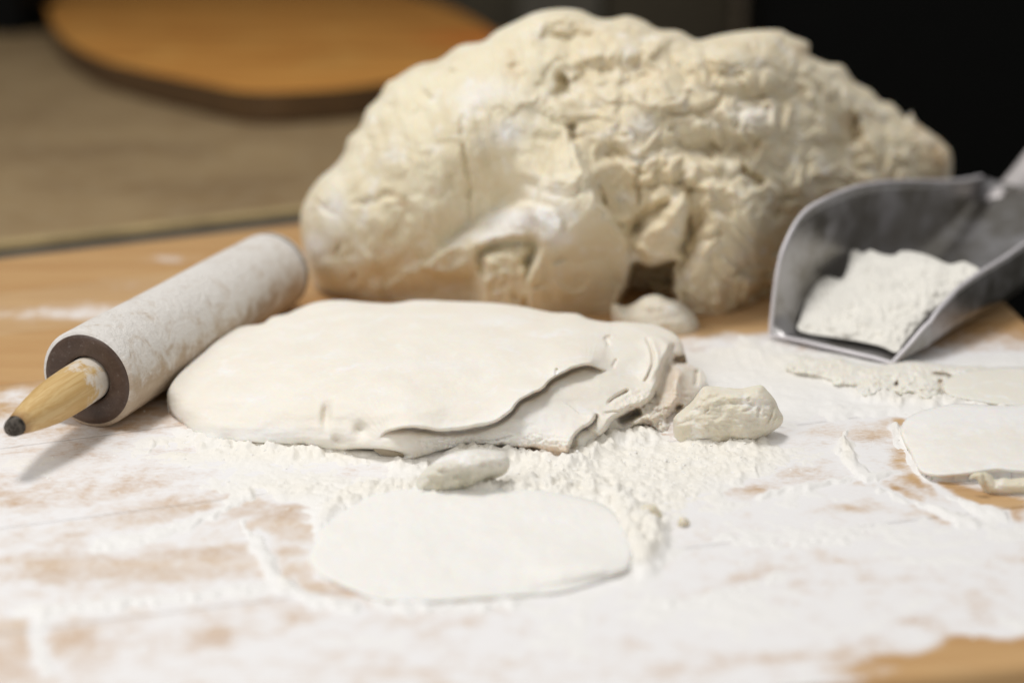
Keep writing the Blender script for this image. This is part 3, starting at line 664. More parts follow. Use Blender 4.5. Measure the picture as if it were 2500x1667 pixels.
    g([Z3(1240, 830), Z3(1240, 1000)], 18, 9); g([Z3(1390, 900), Z3(1370, 960)], 10, 10); g([Z3(1430, 1010), Z3(1300, 1060)], 10, 12); g([Z3(1470, 1080), Z3(1440, 1150)], 12, 8)
    g([Z3(310, 795), Z3(350, 800)], 22, 8); g([Z3(400, 960), Z3(430, 1010)], 22, 9); g([Z3(430, 800), Z3(370, 850)], 10, 8)
    # lower left belly turns under
    s([Z3(440, 1020), Z3(620, 1035), Z3(840, 920), Z3(1000, 925), Z3(1220, 870)][::-1], -16, 22, 90)
    r([Z3(1500, 900), Z3(1530, 1060), Z3(1560, 1190)], 18, 10); g([Z3(1590, 1030), Z3(1600, 1060)], 14, 9); g([Z3(1720, 870), Z3(1735, 900)], 14, 7)
    g([Z3(1860, 960), Z3(1890, 1060)], 10, 18); r([Z3(1680, 1000), Z3(1760, 1080), Z3(1900, 1100)], 7, 14)
    blob(D, X, Y, Z3(1840, 420), 70, 110, 26, -12)
    s([Z3(1780, 60), Z3(1700, 230), Z3(1660, 420)][::-1], 12, 8, 60)
    g([Z1(1820, 765), Z1(1818, 850), Z1(1826, 930)], 34, 8, wob=2); g([Z1(2070, 1010), Z1(2095, 970), Z1(2170, 960)], 20, 8); g([Z3(1990, 430), Z3(2010, 520)], 8, 7)
    # right half: tears, folds and holes
    r([Z4(740, 1100), Z4(880, 1105), Z4(980, 1130)], 50, 9)
    r([Z4(1020, 490), Z4(930, 620), Z4(850, 730), Z4(790, 840)], 42, 32, taper=0.25, wob=4); r([Z4(980, 720), Z4(960, 800)], 14, 20)
    g([Z4(1050, 560), Z4(1050, 700), Z4(1010, 830), Z4(960, 900)], 34, 9, wob=4); g([Z4(970, 470), Z4(880, 570), Z4(760, 640), Z4(700, 720), Z4(650, 790)], 42, 11, wob=6)
    g([Z4(1240, 140), Z4(1170, 230)], 46, 13, wob=4, taper=0.1); g([Z4(1020, 320), Z4(980, 450)], 30, 8); g([Z4(1040, 460), Z4(1110, 460)], 26, 7); g([Z4(1290, 300), Z4(1320, 210), Z4(1430, 190), Z4(1600, 160)], 26, 14)
    g([Z4(1390, 300), Z4(1470, 360), Z4(1570, 430)], 38, 9, wob=3, taper=0.15); g([Z4(1310, 450), Z4(1310, 560), Z4(1290, 650)], 18, 17); g([Z4(1690, 500), Z4(1700, 560)], 36, 10)
    r([Z4(1100, 240), Z4(1085, 420)], 18, 11); r([Z4(1245, 190), Z4(1235, 330)], 18, 10)
    g([Z4(760, 240), Z4(710, 380), Z4(700, 560), Z4(650, 640)], 20, 7); g([Z4(880, 260), Z4(850, 400)], 14, 8); g([Z4(440, 460), Z4(480, 560), Z4(560, 700), Z4(600, 770)], 16, 6); g([Z4(560, 400), Z4(560, 440)], 10, 8); g([Z4(540, 200), Z4(520, 250)], 18, 9)
    blob(D, X, Y, Z4(1450, 620), 60, 90, 18); blob(D, X, Y, Z4(1380, 850), 60, 60, 16)
    s([Z4(1060, 520), Z4(1060, 700), Z4(1030, 860), Z4(960, 1000), Z4(960, 1130)], 26, 6, 50, wob=12)
    r([Z4(1600, 900), Z4(1500, 1060), Z4(1370, 1290)], 34, 11, wob=3); g([Z4(1330, 990), Z4(1400, 1010), Z4(1500, 960)], 30, 11); g([Z4(1340, 1040), Z4(1330, 1230)], 26, 12); g([Z4(1620, 1000), Z4(1500, 1260)], 40, 16)
    g([Z4(1170, 1000), Z4(1300, 1040)], 9, 6); g([Z4(1160, 1070), Z4(1300, 1100)], 9, 6); g([Z4(1250, 700), Z4(1270, 800)], 10, 6); g([Z4(1150, 640), Z4(1190, 740)], 10, 7)
    # far right shoulder
    g([Z2(500, 430), Z2(600, 430)], 12, 15); s([Z2(690, 590), Z2(800, 600), Z2(930, 590)], -20, 8, 45); g([Z2(690, 580), Z2(930, 575)], 12, 8); g([Z2(940, 600), Z2(950, 720)], 14, 8); s([Z2(640, 740), Z2(780, 760), Z2(940, 740)][::-1], -12, 8, 40)
    g([Z2(985, 470), Z2(965, 540)], 26, 10); g([Z2(1110, 540), Z2(1130, 660)], 28, 11); g([Z2(1360, 640), Z2(1370, 720), Z2(1380, 850)], 34, 13); g([Z2(1380, 860), Z2(1400, 950), Z2(1450, 1020)], 18, 6)
    g([Z2(1230, 440), Z2(1280, 480)], 16, 9); g([Z2(440, 660), Z2(600, 660)], 12, 7); g([Z2(1560, 790), Z2(1540, 900)], 9, 12); r([Z2(1100, 420), Z2(1400, 560), Z2(1650, 720)], 10, 16); g([Z2(870, 1240), Z2(960, 1170)], 30, 10); g([Z2(1010, 700), Z2(1060, 800)], 10, 9); g([Z2(160, 420), Z2(180, 470)], 18, 11); g([Z2(1010, 320), Z2(930, 250)], 12, 11); g([Z2(290, 420), Z2(300, 450)], 8, 9)
    # settled flour and dry skin
    for c, rx, ry, a in [(Z1(1180, 640), 45, 25, 0.5), (Z1(1400, 850), 45, 35, 0.6), (Z1(1300, 560), 60, 30, 0.4), (Z3(310, 560), 25, 55, 0.6), (Z3(200, 780), 30, 35, 0.6), (Z3(1500, 620), 95, 26, 1.0), (Z3(1300, 720), 60, 20, 0.7), (Z3(1720, 730), 40, 22, 0.8), (Z2(780, 670), 60, 30, 0.5), (Z2(150, 730), 30, 30, 0.5),
                         (Z3(100, 900), 30, 50, 0.4), (Z3(1650, 480), 90, 50, 0.3), (Z1(950, 950), 20, 12, 0.4), (Z4(1430, 920), 25, 20, 0.3)]: blob(A['flour'], X, Y, c, rx, ry, a)
    for c, rx, ry, a in [(Z1(935, 1225), 9, 7, 0.8), (Z1(745, 1300), 11, 9, 0.9), (Z1(690, 1240), 14, 5, 0.7), (Z2(1860, 890), 26, 45, 0.55), (Z2(1080, 290), 30, 18, 0.4), (Z2(1760, 730), 20, 30, 0.4), (Z2(1340, 690), 18, 22, 0.4), (Z1(1440, 440), 14, 22, 0.35), (Z3(430, 960), 8, 10, 0.6), (Z1(1430, 340), 12, 12, 0.4)]: blob(A['dry_shade'], X, Y, c, rx, ry, a)
    A['dry_shade'] += 0.16 * Rt
def heap_s0(X, Y):
    # middle plane of the heap: upright, nearer on the left than on the right
    d = ray(X, Y); yc = 1.062 + (X - 740) / 1580 * 0.045 + 0.11 * smooth(1720, 2250, X)
    return yc / d[..., 1]
heap = stand_dough("dough_heap", heap_out, MAT_HEAP, heap_s0, 0.125, heap_feat, step=2.6, n=5, power=0.5)
tag(heap, "huge lumpy cream heap of raw dough, torn and folded, behind the rolled dough", "dough")

# ------------------------------------------------------------------ rolled dough in the middle
mid_out = [(407, 968, .010), (414, 945, .016), (432, 918, .019), (460, 888, .020), (492, 860, .021), (528, 826, .022), (560, 805, .023), (600, 795, .024), (640, 790, .024), (665, 773, .025), (700, 766, .026), (725, 755, .027), (770, 738, .030), (830, 732, .031), (900, 738, .031), (960, 740, .031), (1020, 732, .032), (1100, 735, .032),
    (1180, 738, .032), (1265, 746, .032), (1345, 762, .032), (1406, 765, .032), (1437, 778, .031), (1483, 786, .031), (1521, 785, .030), (1597, 793, .029), (1636, 808, .027), (1660, 828, .025), (1672, 860, .017), (1682, 888, .013), (1710, 900, .010), (1726, 928, .007), (1712, 955, .004), (1680, 985, .003), (1648, 1018, 0), (1622, 1055, 0), (1580, 1040, 0), (1530, 1050, 0), (1468, 1066, 0),
    (1440, 1098, 0), (1398, 1117, 0), (1345, 1117, 0), (1300, 1112, 0), (1245, 1104, 0), (1157, 1090, 0), (1080, 1100, 0), (1010, 1120, 0), (950, 1122, 0), (890, 1112, 0), (842, 1106, 0), (740, 1090, 0), (604, 1082, 0), (502, 1071, 0), (440, 1028, 0), (413, 1000, .002)]
def mid_feat(D, X, Y, A):
    mm = 0.001
    D += 1.3 * mm * fbm(X / 150, Y / 60, 2, 41) + 0.12 * mm * fbm(X / 22, Y / 12, 3, 42)
    g = lambda pts, a, w, **k: stroke(D, X, Y, pts, 'groove', a * mm, w, **({'wob': 3, 'taper': 0.2} | k))
    r = lambda pts, a, w, **k: stroke(D, X, Y, pts, 'ridge', a * mm, w, **({'wob': 3, 'taper': 0.2} | k))
    s = lambda pts, a, w, w2, **k: stroke(D, X, Y, pts, 'step', a * mm, w, w2, **({'wob': 3, 'taper': 0.08} | k))
    # the upper sheet ends in a wavy edge over the lower one
    E = [(925, 1078), (938, 1060), (975, 1048), (1020, 1045), (1085, 1053), Z8(130, 905), Z8(290, 862), Z8(390, 790), Z8(450, 722), Z8(580, 660), Z8(640, 600), Z8(720, 552), Z8(800, 518), Z8(870, 505), Z8(960, 530), Z8(1040, 540)]
    s(E[::-1], 5.0, 5.0, 62, wob=2, taper=0.14)
    r([(x, y - 9) for x, y in E], 0.7, 7, wob=2); g([(x, y + 6) for x, y in E], 1.4, 6, wob=2)
    r([Z8(620, 560), Z8(700, 490), Z8(860, 470), Z8(960, 500)], 1.6, 12)
    g([Z8(690, 520), Z8(670, 560)], 1.0, 4)
    # second sheet's fold line
    E2 = [Z8(1240, 310), Z8(1280, 400), Z8(1288, 480), Z8(1262, 560), Z8(1222, 612)]
    s(E2, 1.2, 4, 18); g(E2, 1.2, 3.6, wob=0); r([(x + 11, y) for x, y in E2], 1.0, 7)
    E3 = [Z8(1150, 655), Z8(1060, 702), Z8(990, 755)]
    g(E3, 1.9, 4.5, wob=1)
    s([Z8(930, 800), Z8(905, 870), Z8(800, 945), Z8(775, 1000), Z8(752, 1085)], 3.8, 6, 40, taper=0.1)
    g([Z8(930, 800), Z8(905, 870), Z8(810, 945), Z8(785, 1010), Z8(765, 1085)], 1.6, 7); g([Z8(1200, 740), Z8(1070, 800), Z8(960, 800)], 1.2, 4)
    # right wall with its layers
    s([Z8(1430, 350), Z8(1385, 450), Z8(1345, 560), Z8(1320, 650), Z8(1250, 745), Z8(1050, 850), Z8(960, 975)], 4.5, 13, 40, taper=0.05)
    g([Z8(1400, 470), Z8(1370, 560), Z8(1340, 660), Z8(1270, 760)], 3.5, 14)
    g([Z8(1435, 470), Z8(1490, 465)], 8, 10, taper=0); g([Z8(1575, 520), Z8(1560, 640)], 2.5, 5); r([Z8(1460, 520), Z8(1430, 700), Z8(1380, 780)], 3, 12); g([Z8(1250, 735), Z8(1340, 760)], 1.6, 3); g([Z8(1310, 650), Z8(1290, 720)], 1.5, 4)
    g([Z8(1060, 870), Z8(1130, 830), Z8(1230, 800)], 7, 10); r([Z8(1150, 880), Z8(1240, 830), Z8(1330, 860)], 3, 9); g([Z8(1480, 740), Z8(1420, 830), Z8(1360, 870)], 5, 12)
    D += 0.5 * mm * smooth(1480, 1560, X) * smooth(930, 1000, Y) * fbm(X / 12, Y / 9, 3, 48) * 3
    # small hook and dents
    g([Z8(975, 320), Z8(1000, 350), Z8(1012, 385)], 1.6, 4, wob=0); g([Z8(985, 322), Z8(1030, 318)], 1.2, 4, wob=0); g([Z8(1062, 458), Z8(1030, 520)], 0.9, 3.5)
    blob(D, X, Y, (797, 1010), 12, 30, -2.4 * mm, 4, 2); blob(D, X, Y, (826, 1074), 15, 9, -1.8 * mm, 20); blob(D, X, Y, (882, 1050), 18, 17, -2.8 * mm, 15)
    # hole under the flap's corner
    blob(D, X, Y, (912, 1108), 70, 13, -9 * mm, 3, 4)
    # lower sheet, torn front
    g([Z8(200, 985), Z8(300, 975), Z8(420, 940)], 0.9, 3); g([Z8(150, 1015), Z8(300, 1020), Z8(480, 1040), Z8(640, 1050)], 3.2, 5, wob=5)
    D += 0.7 * mm * np.exp(-((Y - 1085) / 26) ** 2) * smooth(980, 1080, X) * (1 - smooth(1380, 1440, X)) * fbm(X / 14, Y / 8, 3, 47) * 1.2
    for c, rx, ry, a in [(Z8(400, 1035), 90, 10, 1.4), (Z8(600, 1050), 60, 13, 1.5), (Z8(200, 1020), 40, 7, 0.8), (Z8(1450, 620), 40, 85, 0.55), (Z8(1300, 840), 70, 40, 0.3)]: blob(A['dry_shade'], X, Y, c, rx, ry, a)  # brown torn front; shade of the right wall painted in with the same tint
    stroke(A['dry_shade'], X, Y, [(x, y + 7) for x, y in E], 'ridge', 0.45, 7, wob=2)  # brown band just below the upper sheet's edge
    for c, rx, ry, a in [(Z8(500, 880), 130, 60, 0.5), (Z8(100, 1000), 120, 40, 0.5), (Z8(300, 220), 60, 12, 0.5), (Z7(1900, 560), 160, 14, 0.35), (Z7(600, 820), 60, 20, 0.3), ((600, 1060), 200, 22, 0.6)]: blob(A['flour'], X, Y, c, rx, ry, a)
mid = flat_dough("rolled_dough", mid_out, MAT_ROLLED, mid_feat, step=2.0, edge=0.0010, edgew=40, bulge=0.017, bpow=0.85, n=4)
tag(mid, "thick flat piece of floured dough with layered folded edge, right of the rolling pin", "dough")

# ------------------------------------------------------------------ smaller pieces
def scrap(name, label, out, xc, T, feat=None, step=2.5, mat=None, power=0.5, s_at=None):
    base = on_z(*s_at)
    o = stand_dough(name, out, mat or MAT_SCRAP, lambda X, Y: base[1] / ray(X, Y)[..., 1], T, feat, step=step, n=5, power=power)
    return tag(o, label, "dough")
def f_behind(D, X, Y, A):
    D += 11 * fbm(X / 50, Y / 30, 3, 51)
    stroke(D, X, Y, [(1500, 745), (1525, 752), (1535, 770)], 'groove', 10, 8, wob=4); stroke(D, X, Y, [(1560, 730), (1610, 740), (1660, 770)], 'ridge', 8, 14, wob=4); A['flour'] += 0.2
scrap("dough_scrap", "small pale dough scrap wedged between the rolled dough and the big heap",
      [(1492, 756), (1500, 742), (1525, 748), (1548, 740), (1575, 724), (1605, 720), (1632, 730), (1660, 736), (1685, 758), (1704, 785), (1706, 815), (1680, 850), (1600, 870), (1530, 850), (1500, 800)], 1600, 0.022, f_behind, s_at=(1600, 800))
def f_right(D, X, Y, A):
    D += 14 * fbm(X / 60, Y / 32, 3, 55) + 3.0 * fbm(X / 14, Y / 10, 3, 56)
    gg = lambda p, a, w: stroke(D, X, Y, p, 'groove', a, w, wob=4, taper=0.2)
    gg([Z8(1965, 760), Z8(1975, 790), Z8(1950, 840)], 9, 4); gg([Z8(2060, 740), Z8(2055, 800), Z8(2010, 880)], 11, 4.5); gg([Z8(2090, 800), Z8(2040, 900), Z8(1960, 960)], 8, 4); gg([Z8(1620, 795), Z8(1650, 775)], 6, 3)
    gg([Z8(1780, 740), Z8(1830, 760)], 5, 4); gg([Z8(1560, 985), Z8(1700, 960), Z8(1850, 970)], 5, 4); gg([Z8(1900, 700), Z8(1915, 730)], 5, 4)
    D += 10 * (np.abs(perlin(X / 55 + 0.4 * Y / 40, Y / 34, 58)) ** 0.8) - 3; D += 14 * smooth(Z8(0, 600)[1], Z8(0, 960)[1], Y); A['flour'] += 0.12 + 0.3 * np.clip(fbm(X / 40, Y / 30, 3, 57), 0, 1)
    blob(A['dry_shade'], X, Y, Z8(1650, 985), 60, 6, 0.25)
scrap("dough_lump", "walnut sized pale lump of dough lying just right of the folded edge",
      [Z8(1420, 870), Z8(1428, 830), Z8(1470, 790), Z8(1540, 730), Z8(1600, 650), Z8(1640, 632), Z8(1740, 640), Z8(1850, 648), Z8(1930, 632), Z8(1985, 628), Z8(2020, 660), Z8(2070, 720), Z8(2095, 780), Z8(2122, 830), Z8(2110, 880), Z8(2060, 920), Z8(1980, 975), Z8(1900, 1010), Z8(1700, 1040), Z8(1500, 1040), Z8(1430, 980)], 1780, 0.017, f_right, step=2.0, s_at=(1770, 1066), power=0.45)
def f_front(D, X, Y, A):
    D += 14 * fbm(X / 55, Y / 24, 3, 61) + 3 * fbm(X / 16, Y / 10, 2, 62)
    D += 12 * (np.abs(perlin(X / 50, Y / 26, 59)) ** 0.8) - 4
    stroke(D, X, Y, [Z8(390, 1140), Z8(280, 1205), Z8(140, 1255)], 'groove', 20, 9, wob=3); stroke(D, X, Y, [Z8(380, 1080), Z8(250, 1120), Z8(80, 1170)], 'ridge', 8, 14); stroke(D, X, Y, [Z8(140, 1170), Z8(60, 1290)], 'groove', 10, 9)
    A['flour'] += 0.5 * smooth(1180, 1110, Y) + 0.3 * smooth(1060, 1020, X)
scrap("dough_scrap", "greenish grey crumpled dough scrap half sunk in flour, in front of the rolled dough",
      [(1245, 1130), (1238, 1112), (1212, 1100), (1170, 1096), (1130, 1099), (1085, 1112), (1050, 1135), (1020, 1165), (1010, 1195), (1030, 1215), (1085, 1212), (1130, 1205), (1160, 1190), (1200, 1172), (1235, 1155)], 1130, 0.014, f_front, step=2.0, s_at=(1130, 1203), mat=dough_mat("grey_dough", (0.62, 0.58, 0.46), (0.54, 0.50, 0.38), (0.68, 0.64, 0.53), 0.1), power=0.45)
for i, (c, r, lab) in enumerate([((1585, 1252), (30, 22), "small dough crumb in the flour right of the cut round, the bigger of two"), ((1668, 1275), (15, 14), "pea sized dough crumb, rightmost of the two crumbs beyond the cut round")]):
    out = [(c[0] + r[0] * math.cos(a) * (1 + 0.15 * math.sin(3 * a + i)), c[1] + r[1] * math.sin(a)) for a in np.linspace(0, 2 * math.pi, 12, endpoint=False)]
    o = scrap("dough_crumb", lab, out, c[0], 0.0035, lambda D, X, Y, A: None, step=2.0, s_at=(c[0], c[1] + r[1] * 0.6)); o["group"] = "dough crumbs in the flour"
# grey scrap peeping out of the hole under the folded edge
def f_in(D, X, Y, A): D += 2 * fbm(X / 18, Y / 9, 3, 77)
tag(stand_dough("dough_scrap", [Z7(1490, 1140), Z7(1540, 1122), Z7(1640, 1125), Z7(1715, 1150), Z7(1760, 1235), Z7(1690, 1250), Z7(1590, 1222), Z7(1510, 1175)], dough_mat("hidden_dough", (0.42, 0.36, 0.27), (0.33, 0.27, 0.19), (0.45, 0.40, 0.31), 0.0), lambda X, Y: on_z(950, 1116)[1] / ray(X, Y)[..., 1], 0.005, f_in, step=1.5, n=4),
    "thin grey tongue of dough peeping out of the hole under the rolled dough", "dough")

# cut round in front
disc_out = [(752, 1360, 0), (760, 1325, 0), (790, 1290, 0), (840, 1240, 0.001), (900, 1205, .002), (1000, 1185, .003), (1120, 1178, .003), (1250, 1183, .003), (1370, 1200, .003), (1470, 1235, .003), (1530, 1290, .003), (1545, 1345, .002), (1533, 1390, 0), (1510, 1410, 0), (1440, 1428, 0), (1360, 1446, 0), (1250, 1458, 0), (1120, 1470, 0), (1020, 1472, 0), (930, 1464, 0), (860, 1448, 0), (800, 1415, 0), (765, 1388, 0)]
def f_disc(D, X, Y, A):
    D += 0.0009 * fbm(X / 150, Y / 60, 3, 81) + 0.0003 * fbm(X / 34, Y / 16, 3, 82); blob(D, X, Y, (1420, 1380), 120, 30, 0.0035); stroke(D, X, Y, [(1290, 1440), (1400, 1425), (1500, 1400)], 'groove', 0.0012, 8)
    A['flour'] += 0.3
disc_out = [(x + 7 * math.sin(i * 2.3), y + 3 * math.sin(i * 1.7 + 1), h) for i, (x, y, h) in enumerate(disc_out)]
disc = flat_dough("dough_round", disc_out, dough_mat("round_dough", (0.84, 0.81, 0.74), (0.82, 0.785, 0.70), (0.85, 0.825, 0.765), 0.36), f_disc, step=4, edge=0.0018, edgew=14, bulge=0.001, n=5)
tag(disc, "thin floured disc of rolled dough, frontmost on the board", "dough")

# sheet with a rolled scrap at the right edge
sheet_out = [(2197, 1050, .002), (2215, 1020, .003), (2260, 1000, .004), (2340, 985, .004), (2450, 990, .004), (2560, 985, .004), (2700, 1000, .004), (2760, 1060, .004), (2740, 1130, .003), (2640, 1155, .0035), (2500, 1155, .0035), (2430, 1150, .004), (2380, 1158, .0035), (2300, 1163, .003), (2255, 1158, .001), (2235, 1140, 0), (2222, 1110, 0), (2205, 1080, 0)]
def f_sheet(D, X, Y, A):
    D += 0.0009 * fbm(X / 120, Y / 40, 3, 85) + 0.0003 * fbm(X / 30, Y / 12, 3, 86); A['flour'] += 0.3 + 0.5 * np.clip(fbm(X / 60, Y / 30, 3, 87), 0, 1) + 0.7 * smooth(1060, 1000, Y)
sh = flat_dough("dough_sheet", sheet_out, MAT_ROLLED, f_sheet, step=3, edge=0.003, edgew=10, bulge=0.0015, n=5)
tag(sh, "thin rolled dough sheet at the right edge, its front lip lifted off bare wood", "dough")
def Z9(x, y): return (1900 + x / 3.485, 800 + y / 3.485)
def f_rag(D, X, Y, A):
    D += 0.002 * fbm(X / 45, Y / 18, 4, 88) + 0.001 * fbm(X / 12, Y / 7, 3, 89)
    for p, a, w in [([Z9(1310, 370), Z9(1420, 410), Z9(1530, 430), Z9(1700, 370)], 0.004, 5), ([Z9(1380, 430), Z9(1390, 560)], 0.003, 5), ([Z9(1000, 460), Z9(1030, 480)], 0.004, 6), ([Z9(780, 520), Z9(820, 545)], 0.004, 6), ([Z9(1740, 420), Z9(1850, 400)], 0.0025, 4)]:
        stroke(D, X, Y, p, 'groove', a, w, wob=5); stroke(A['dry_shade'], X, Y, p, 'ridge', 0.4, w, wob=5)  # each groove is also tinted brown along its length
rag_out = [Z9(60, 330), Z9(180, 250), Z9(330, 240), Z9(480, 250), Z9(620, 290), Z9(800, 310), Z9(1000, 305), Z9(1150, 290), Z9(1400, 300), Z9(1600, 340), Z9(1720, 330), Z9(1850, 380), Z9(1830, 430), Z9(1650, 450), Z9(1450, 480), Z9(1390, 580), Z9(1330, 610), Z9(1240, 620), Z9(1150, 585), Z9(1040, 575), Z9(960, 555), Z9(880, 560), Z9(760, 585), Z9(690, 560), Z9(600, 520), Z9(500, 480), Z9(400, 460), Z9(250, 420), Z9(120, 380)]
rg = flat_dough("dough_scrap", [(x + 9 * math.sin(k * 2.7), y + 5 * math.sin(k * 4.1), .002 if k < 12 else .0003) for k, (x, y) in enumerate(rag_out)], dough_mat('crumbly_dough', (0.76, 0.71, 0.58), (0.72, 0.66, 0.51), (0.80, 0.77, 0.69), 0.5), f_rag, step=2.5, edge=0.003, edgew=12, bulge=0.003, n=4)
tag(rg, "long ragged crumbly strip of dough lying in front of the metal scoop", "dough")
rd2 = [(2300, 950, .001), (2310, 925, .003), (2360, 905, .004), (2430, 897, .004), (2520, 897, .004), (2620, 905, .004), (2700, 930, .004), (2690, 980, .002), (2600, 1000, 0), (2500, 998, 0), (2420, 990, 0), (2350, 978, 0), (2315, 968, 0)]
r2 = flat_dough("dough_round", rd2, dough_mat("cream_round", (0.74, 0.70, 0.58), (0.71, 0.66, 0.54), (0.80, 0.77, 0.69), 0.4), None, step=3, edge=0.004, edgew=9, bulge=0.001, n=5)
tag(r2, "smooth cream dough disc cut off by the right edge, behind the thin sheet", "dough")
# rolled up scrap
rs = empty("dough_roll"); tag(rs, "little rolled up finger of dough on bare wood at the right edge", "dough")
def f_roll(D, X, Y, A):
    D += 3 * fbm(X / 40, Y / 16, 3, 93); stroke(D, X, Y, [(2392, 1160), (2398, 1180), (2415, 1205)], 'groove', 7, 4); stroke(D, X, Y, [(2425, 1165), (2432, 1190)], 'groove', 5, 4); stroke(D, X, Y, [(2488, 1178), (2500, 1184)], 'groove', 4, 3)
b0 = on_z(2450, 1200)
stand_dough("roll_body", [(2388, 1158), (2405, 1152), (2420, 1160), (2432, 1170), (2450, 1166), (2470, 1168), (2500, 1165), (2560, 1160), (2640, 1160), (2660, 1180), (2640, 1205), (2560, 1212), (2500, 1212), (2450, 1215), (2410, 1208), (2396, 1190)], MAT_SCRAP, lambda X, Y: b0[1] / ray(X, Y)[..., 1], 0.007, f_roll, step=1.6, parent=rs, n=4)
stand_dough("torn_flap", [(2366, 1170), (2372, 1158), (2388, 1152), (2402, 1156), (2404, 1178), (2392, 1184), (2384, 1168)], MAT_SCRAP, lambda X, Y: (b0[1] - 0.006) / ray(X, Y)[..., 1], 0.003, None, step=1.5, parent=rs, n=4)

# ------------------------------------------------------------------ loose flour
def make_flour():
    xs = np.arange(-200, 2700, 3.2); ys = np.concatenate([np.arange(760, 900, 3.0), np.arange(900, 1330, 2.0), np.arange(1330, 1720, 3.4)])
    X, Y = np.meshgrid(xs, ys); P = on_z(X, Y, 0.0); wx, wy = P[..., 0], P[..., 1]
    C, K = flour_fields(X, Y, wx, wy)
    wwx = wx + 0.003 * fbm(wx * 90, wy * 90, 2, 101); wwy = wy + 0.003 * fbm(wx * 90, wy * 90, 2, 102)
    cl = fbm(wwx * 150, wwy * 150, 4, 111, 0.6); cl2 = 0.35 - billow(wwx * 75, wwy * 75, 3, 115)
    h = (np.clip(C, -1, 1.5) - 0.86) * 0.0034 
    h += (0.00022 + 0.0016 * K) * cl + 0.0022 * K * cl2 + 0.0004 * K
    h += 0.00016 * fbm(wx * 420, wy * 420, 2, 121) * (0.5 + K) + 0.0005 * fbm(wx * 30, wy * 30, 2, 123)
    # heaped against the dough
    for pts, a, w in ([[(420, 1040), (505, 1082), (620, 1094), (740, 1100), (830, 1108)], 0.004, 14], [[(1060, 1112), (1160, 1108), (1230, 1118), (1330, 1130), (1420, 1128), (1480, 1080), (1560, 1062), (1640, 1072)], 0.006, 22],
                      [[(1660, 1080), (1760, 1085), (1880, 1075)], 0.003, 18], [[(820, 1225), (960, 1200), (1100, 1222), (1250, 1200), (1400, 1190), (1520, 1230)], 0.0042, 26], [[(1480, 1210), (1550, 1270), (1600, 1310), (1580, 1350), (1545, 1400)], 0.006, 30],
                      [[(760, 1320), (800, 1260), (870, 1215)], 0.003, 22], [[(2060, 1040), (2056, 1080), (2048, 1110)], 0.0022, 8], [[(1780, 1180), (1850, 1150)], 0.0016, 10], [[(610, 1190), (600, 1230)], 0.002, 10], [[(372, 1075), (372, 1100)], 0.0015, 4],
                      [[(1780, 830), (1900, 870), (2050, 900)], 0.002, 26], [[(870, 1466), (1000, 1484), (1150, 1482), (1300, 1464)], 0.0026, 12], [[(612, 1230), (600, 1300), (640, 1380), (720, 1445), (860, 1492)], 0.0018, 12], [[(0, 1492), (300, 1472), (640, 1436)], 0.0012, 9], [[(180, 1350), (420, 1300), (600, 1215)], 0.001, 9], [[(1560, 1480), (1800, 1440), (2000, 1350)], 0.001, 12], [[(1700, 1300), (1900, 1330), (2100, 1300)], 0.001, 10], [[(2050, 955), (2180, 985), (2280, 985), (2420, 1000), (2560, 1000)], 0.0042, 12], [[(2190, 1010), (2190, 1080), (2225, 1130), (2260, 1160)], 0.0022, 9], [[(1930, 900), (2060, 940), (2200, 975)], 0.0025, 10], [[(950, 1135), (1000, 1150), (1060, 1150)], 0.003, 20]):
        d = np.zeros_like(h); stroke(d, X, Y, pts, 'ridge', a, w, taper=0.12, wob=12); h += d * (0.75 + 0.9 * cl2 + 0.5 * cl)
    dd = np.zeros_like(h); blob(dd, X, Y, (1150, 1205), 380, 22, 0.0032); blob(dd, X, Y, (1540, 1320), 60, 60, 0.004); blob(dd, X, Y, (830, 1250), 70, 30, 0.0035); h += dd * (0.8 + 1.1 * cl + 0.8 * cl2)
    h = np.clip(h, -0.0025, 0.013)
    co = np.dstack([wx, wy, h]).reshape(-1, 3); ny, nx = X.shape; idx = np.arange(nx * ny).reshape(ny, nx)
    q_ = h > -0.0003
    use = q_[:-1, :-1] | q_[1:, :-1] | q_[:-1, 1:] | q_[1:, 1:]
    # the sheet stays on the board
    fy = line_y(X, *FRONT); use &= (Y < fy - 12)[:-1, :-1]
    i, j = np.nonzero(use); F = np.stack([idx[i, j], idx[i + 1, j], idx[i + 1, j + 1], idx[i, j + 1]], 1)
    u, inv = np.unique(F, return_inverse=True); F = inv.reshape(F.shape)
    o = link_mesh("loose_flour", co[u], F, MAT_FLOUR, attrs={'clump': np.clip(K * 1.3 + smooth(0.001, 0.006, h), 0, 1).ravel()[u]})
    tag(o, "loose white flour spread and clumped all over the front of the board", "flour", kind="stuff")
    # crumbs of flour
    rnd = np.random.default_rng(5); n = 60000
    cx = rnd.uniform(-50, 2550, n); cy = rnd.uniform(820, 1640, n); Pp = on_z(cx, cy); C2, K2 = flour_fields(cx, cy, Pp[:, 0], Pp[:, 1])
    keep = rnd.uniform(0, 1, n) < (0.012 * smooth(0.1, 0.7, C2) + 0.22 * K2 ** 1.5) * np.where(cy > 1330, 0.35, 1)
    cx, cy = cx[keep], cy[keep]; ix = np.clip(((cx + 200) / 3.2).astype(int), 0, nx - 1); iy = np.clip(np.searchsorted(ys, cy), 0, ny - 1)
    base = np.stack([wx[iy, ix], wy[iy, ix], np.maximum(h[iy, ix], 0)], 1)
    rad = 0.0003 + 0.0009 * rnd.uniform(0, 1, len(cx)) ** 3
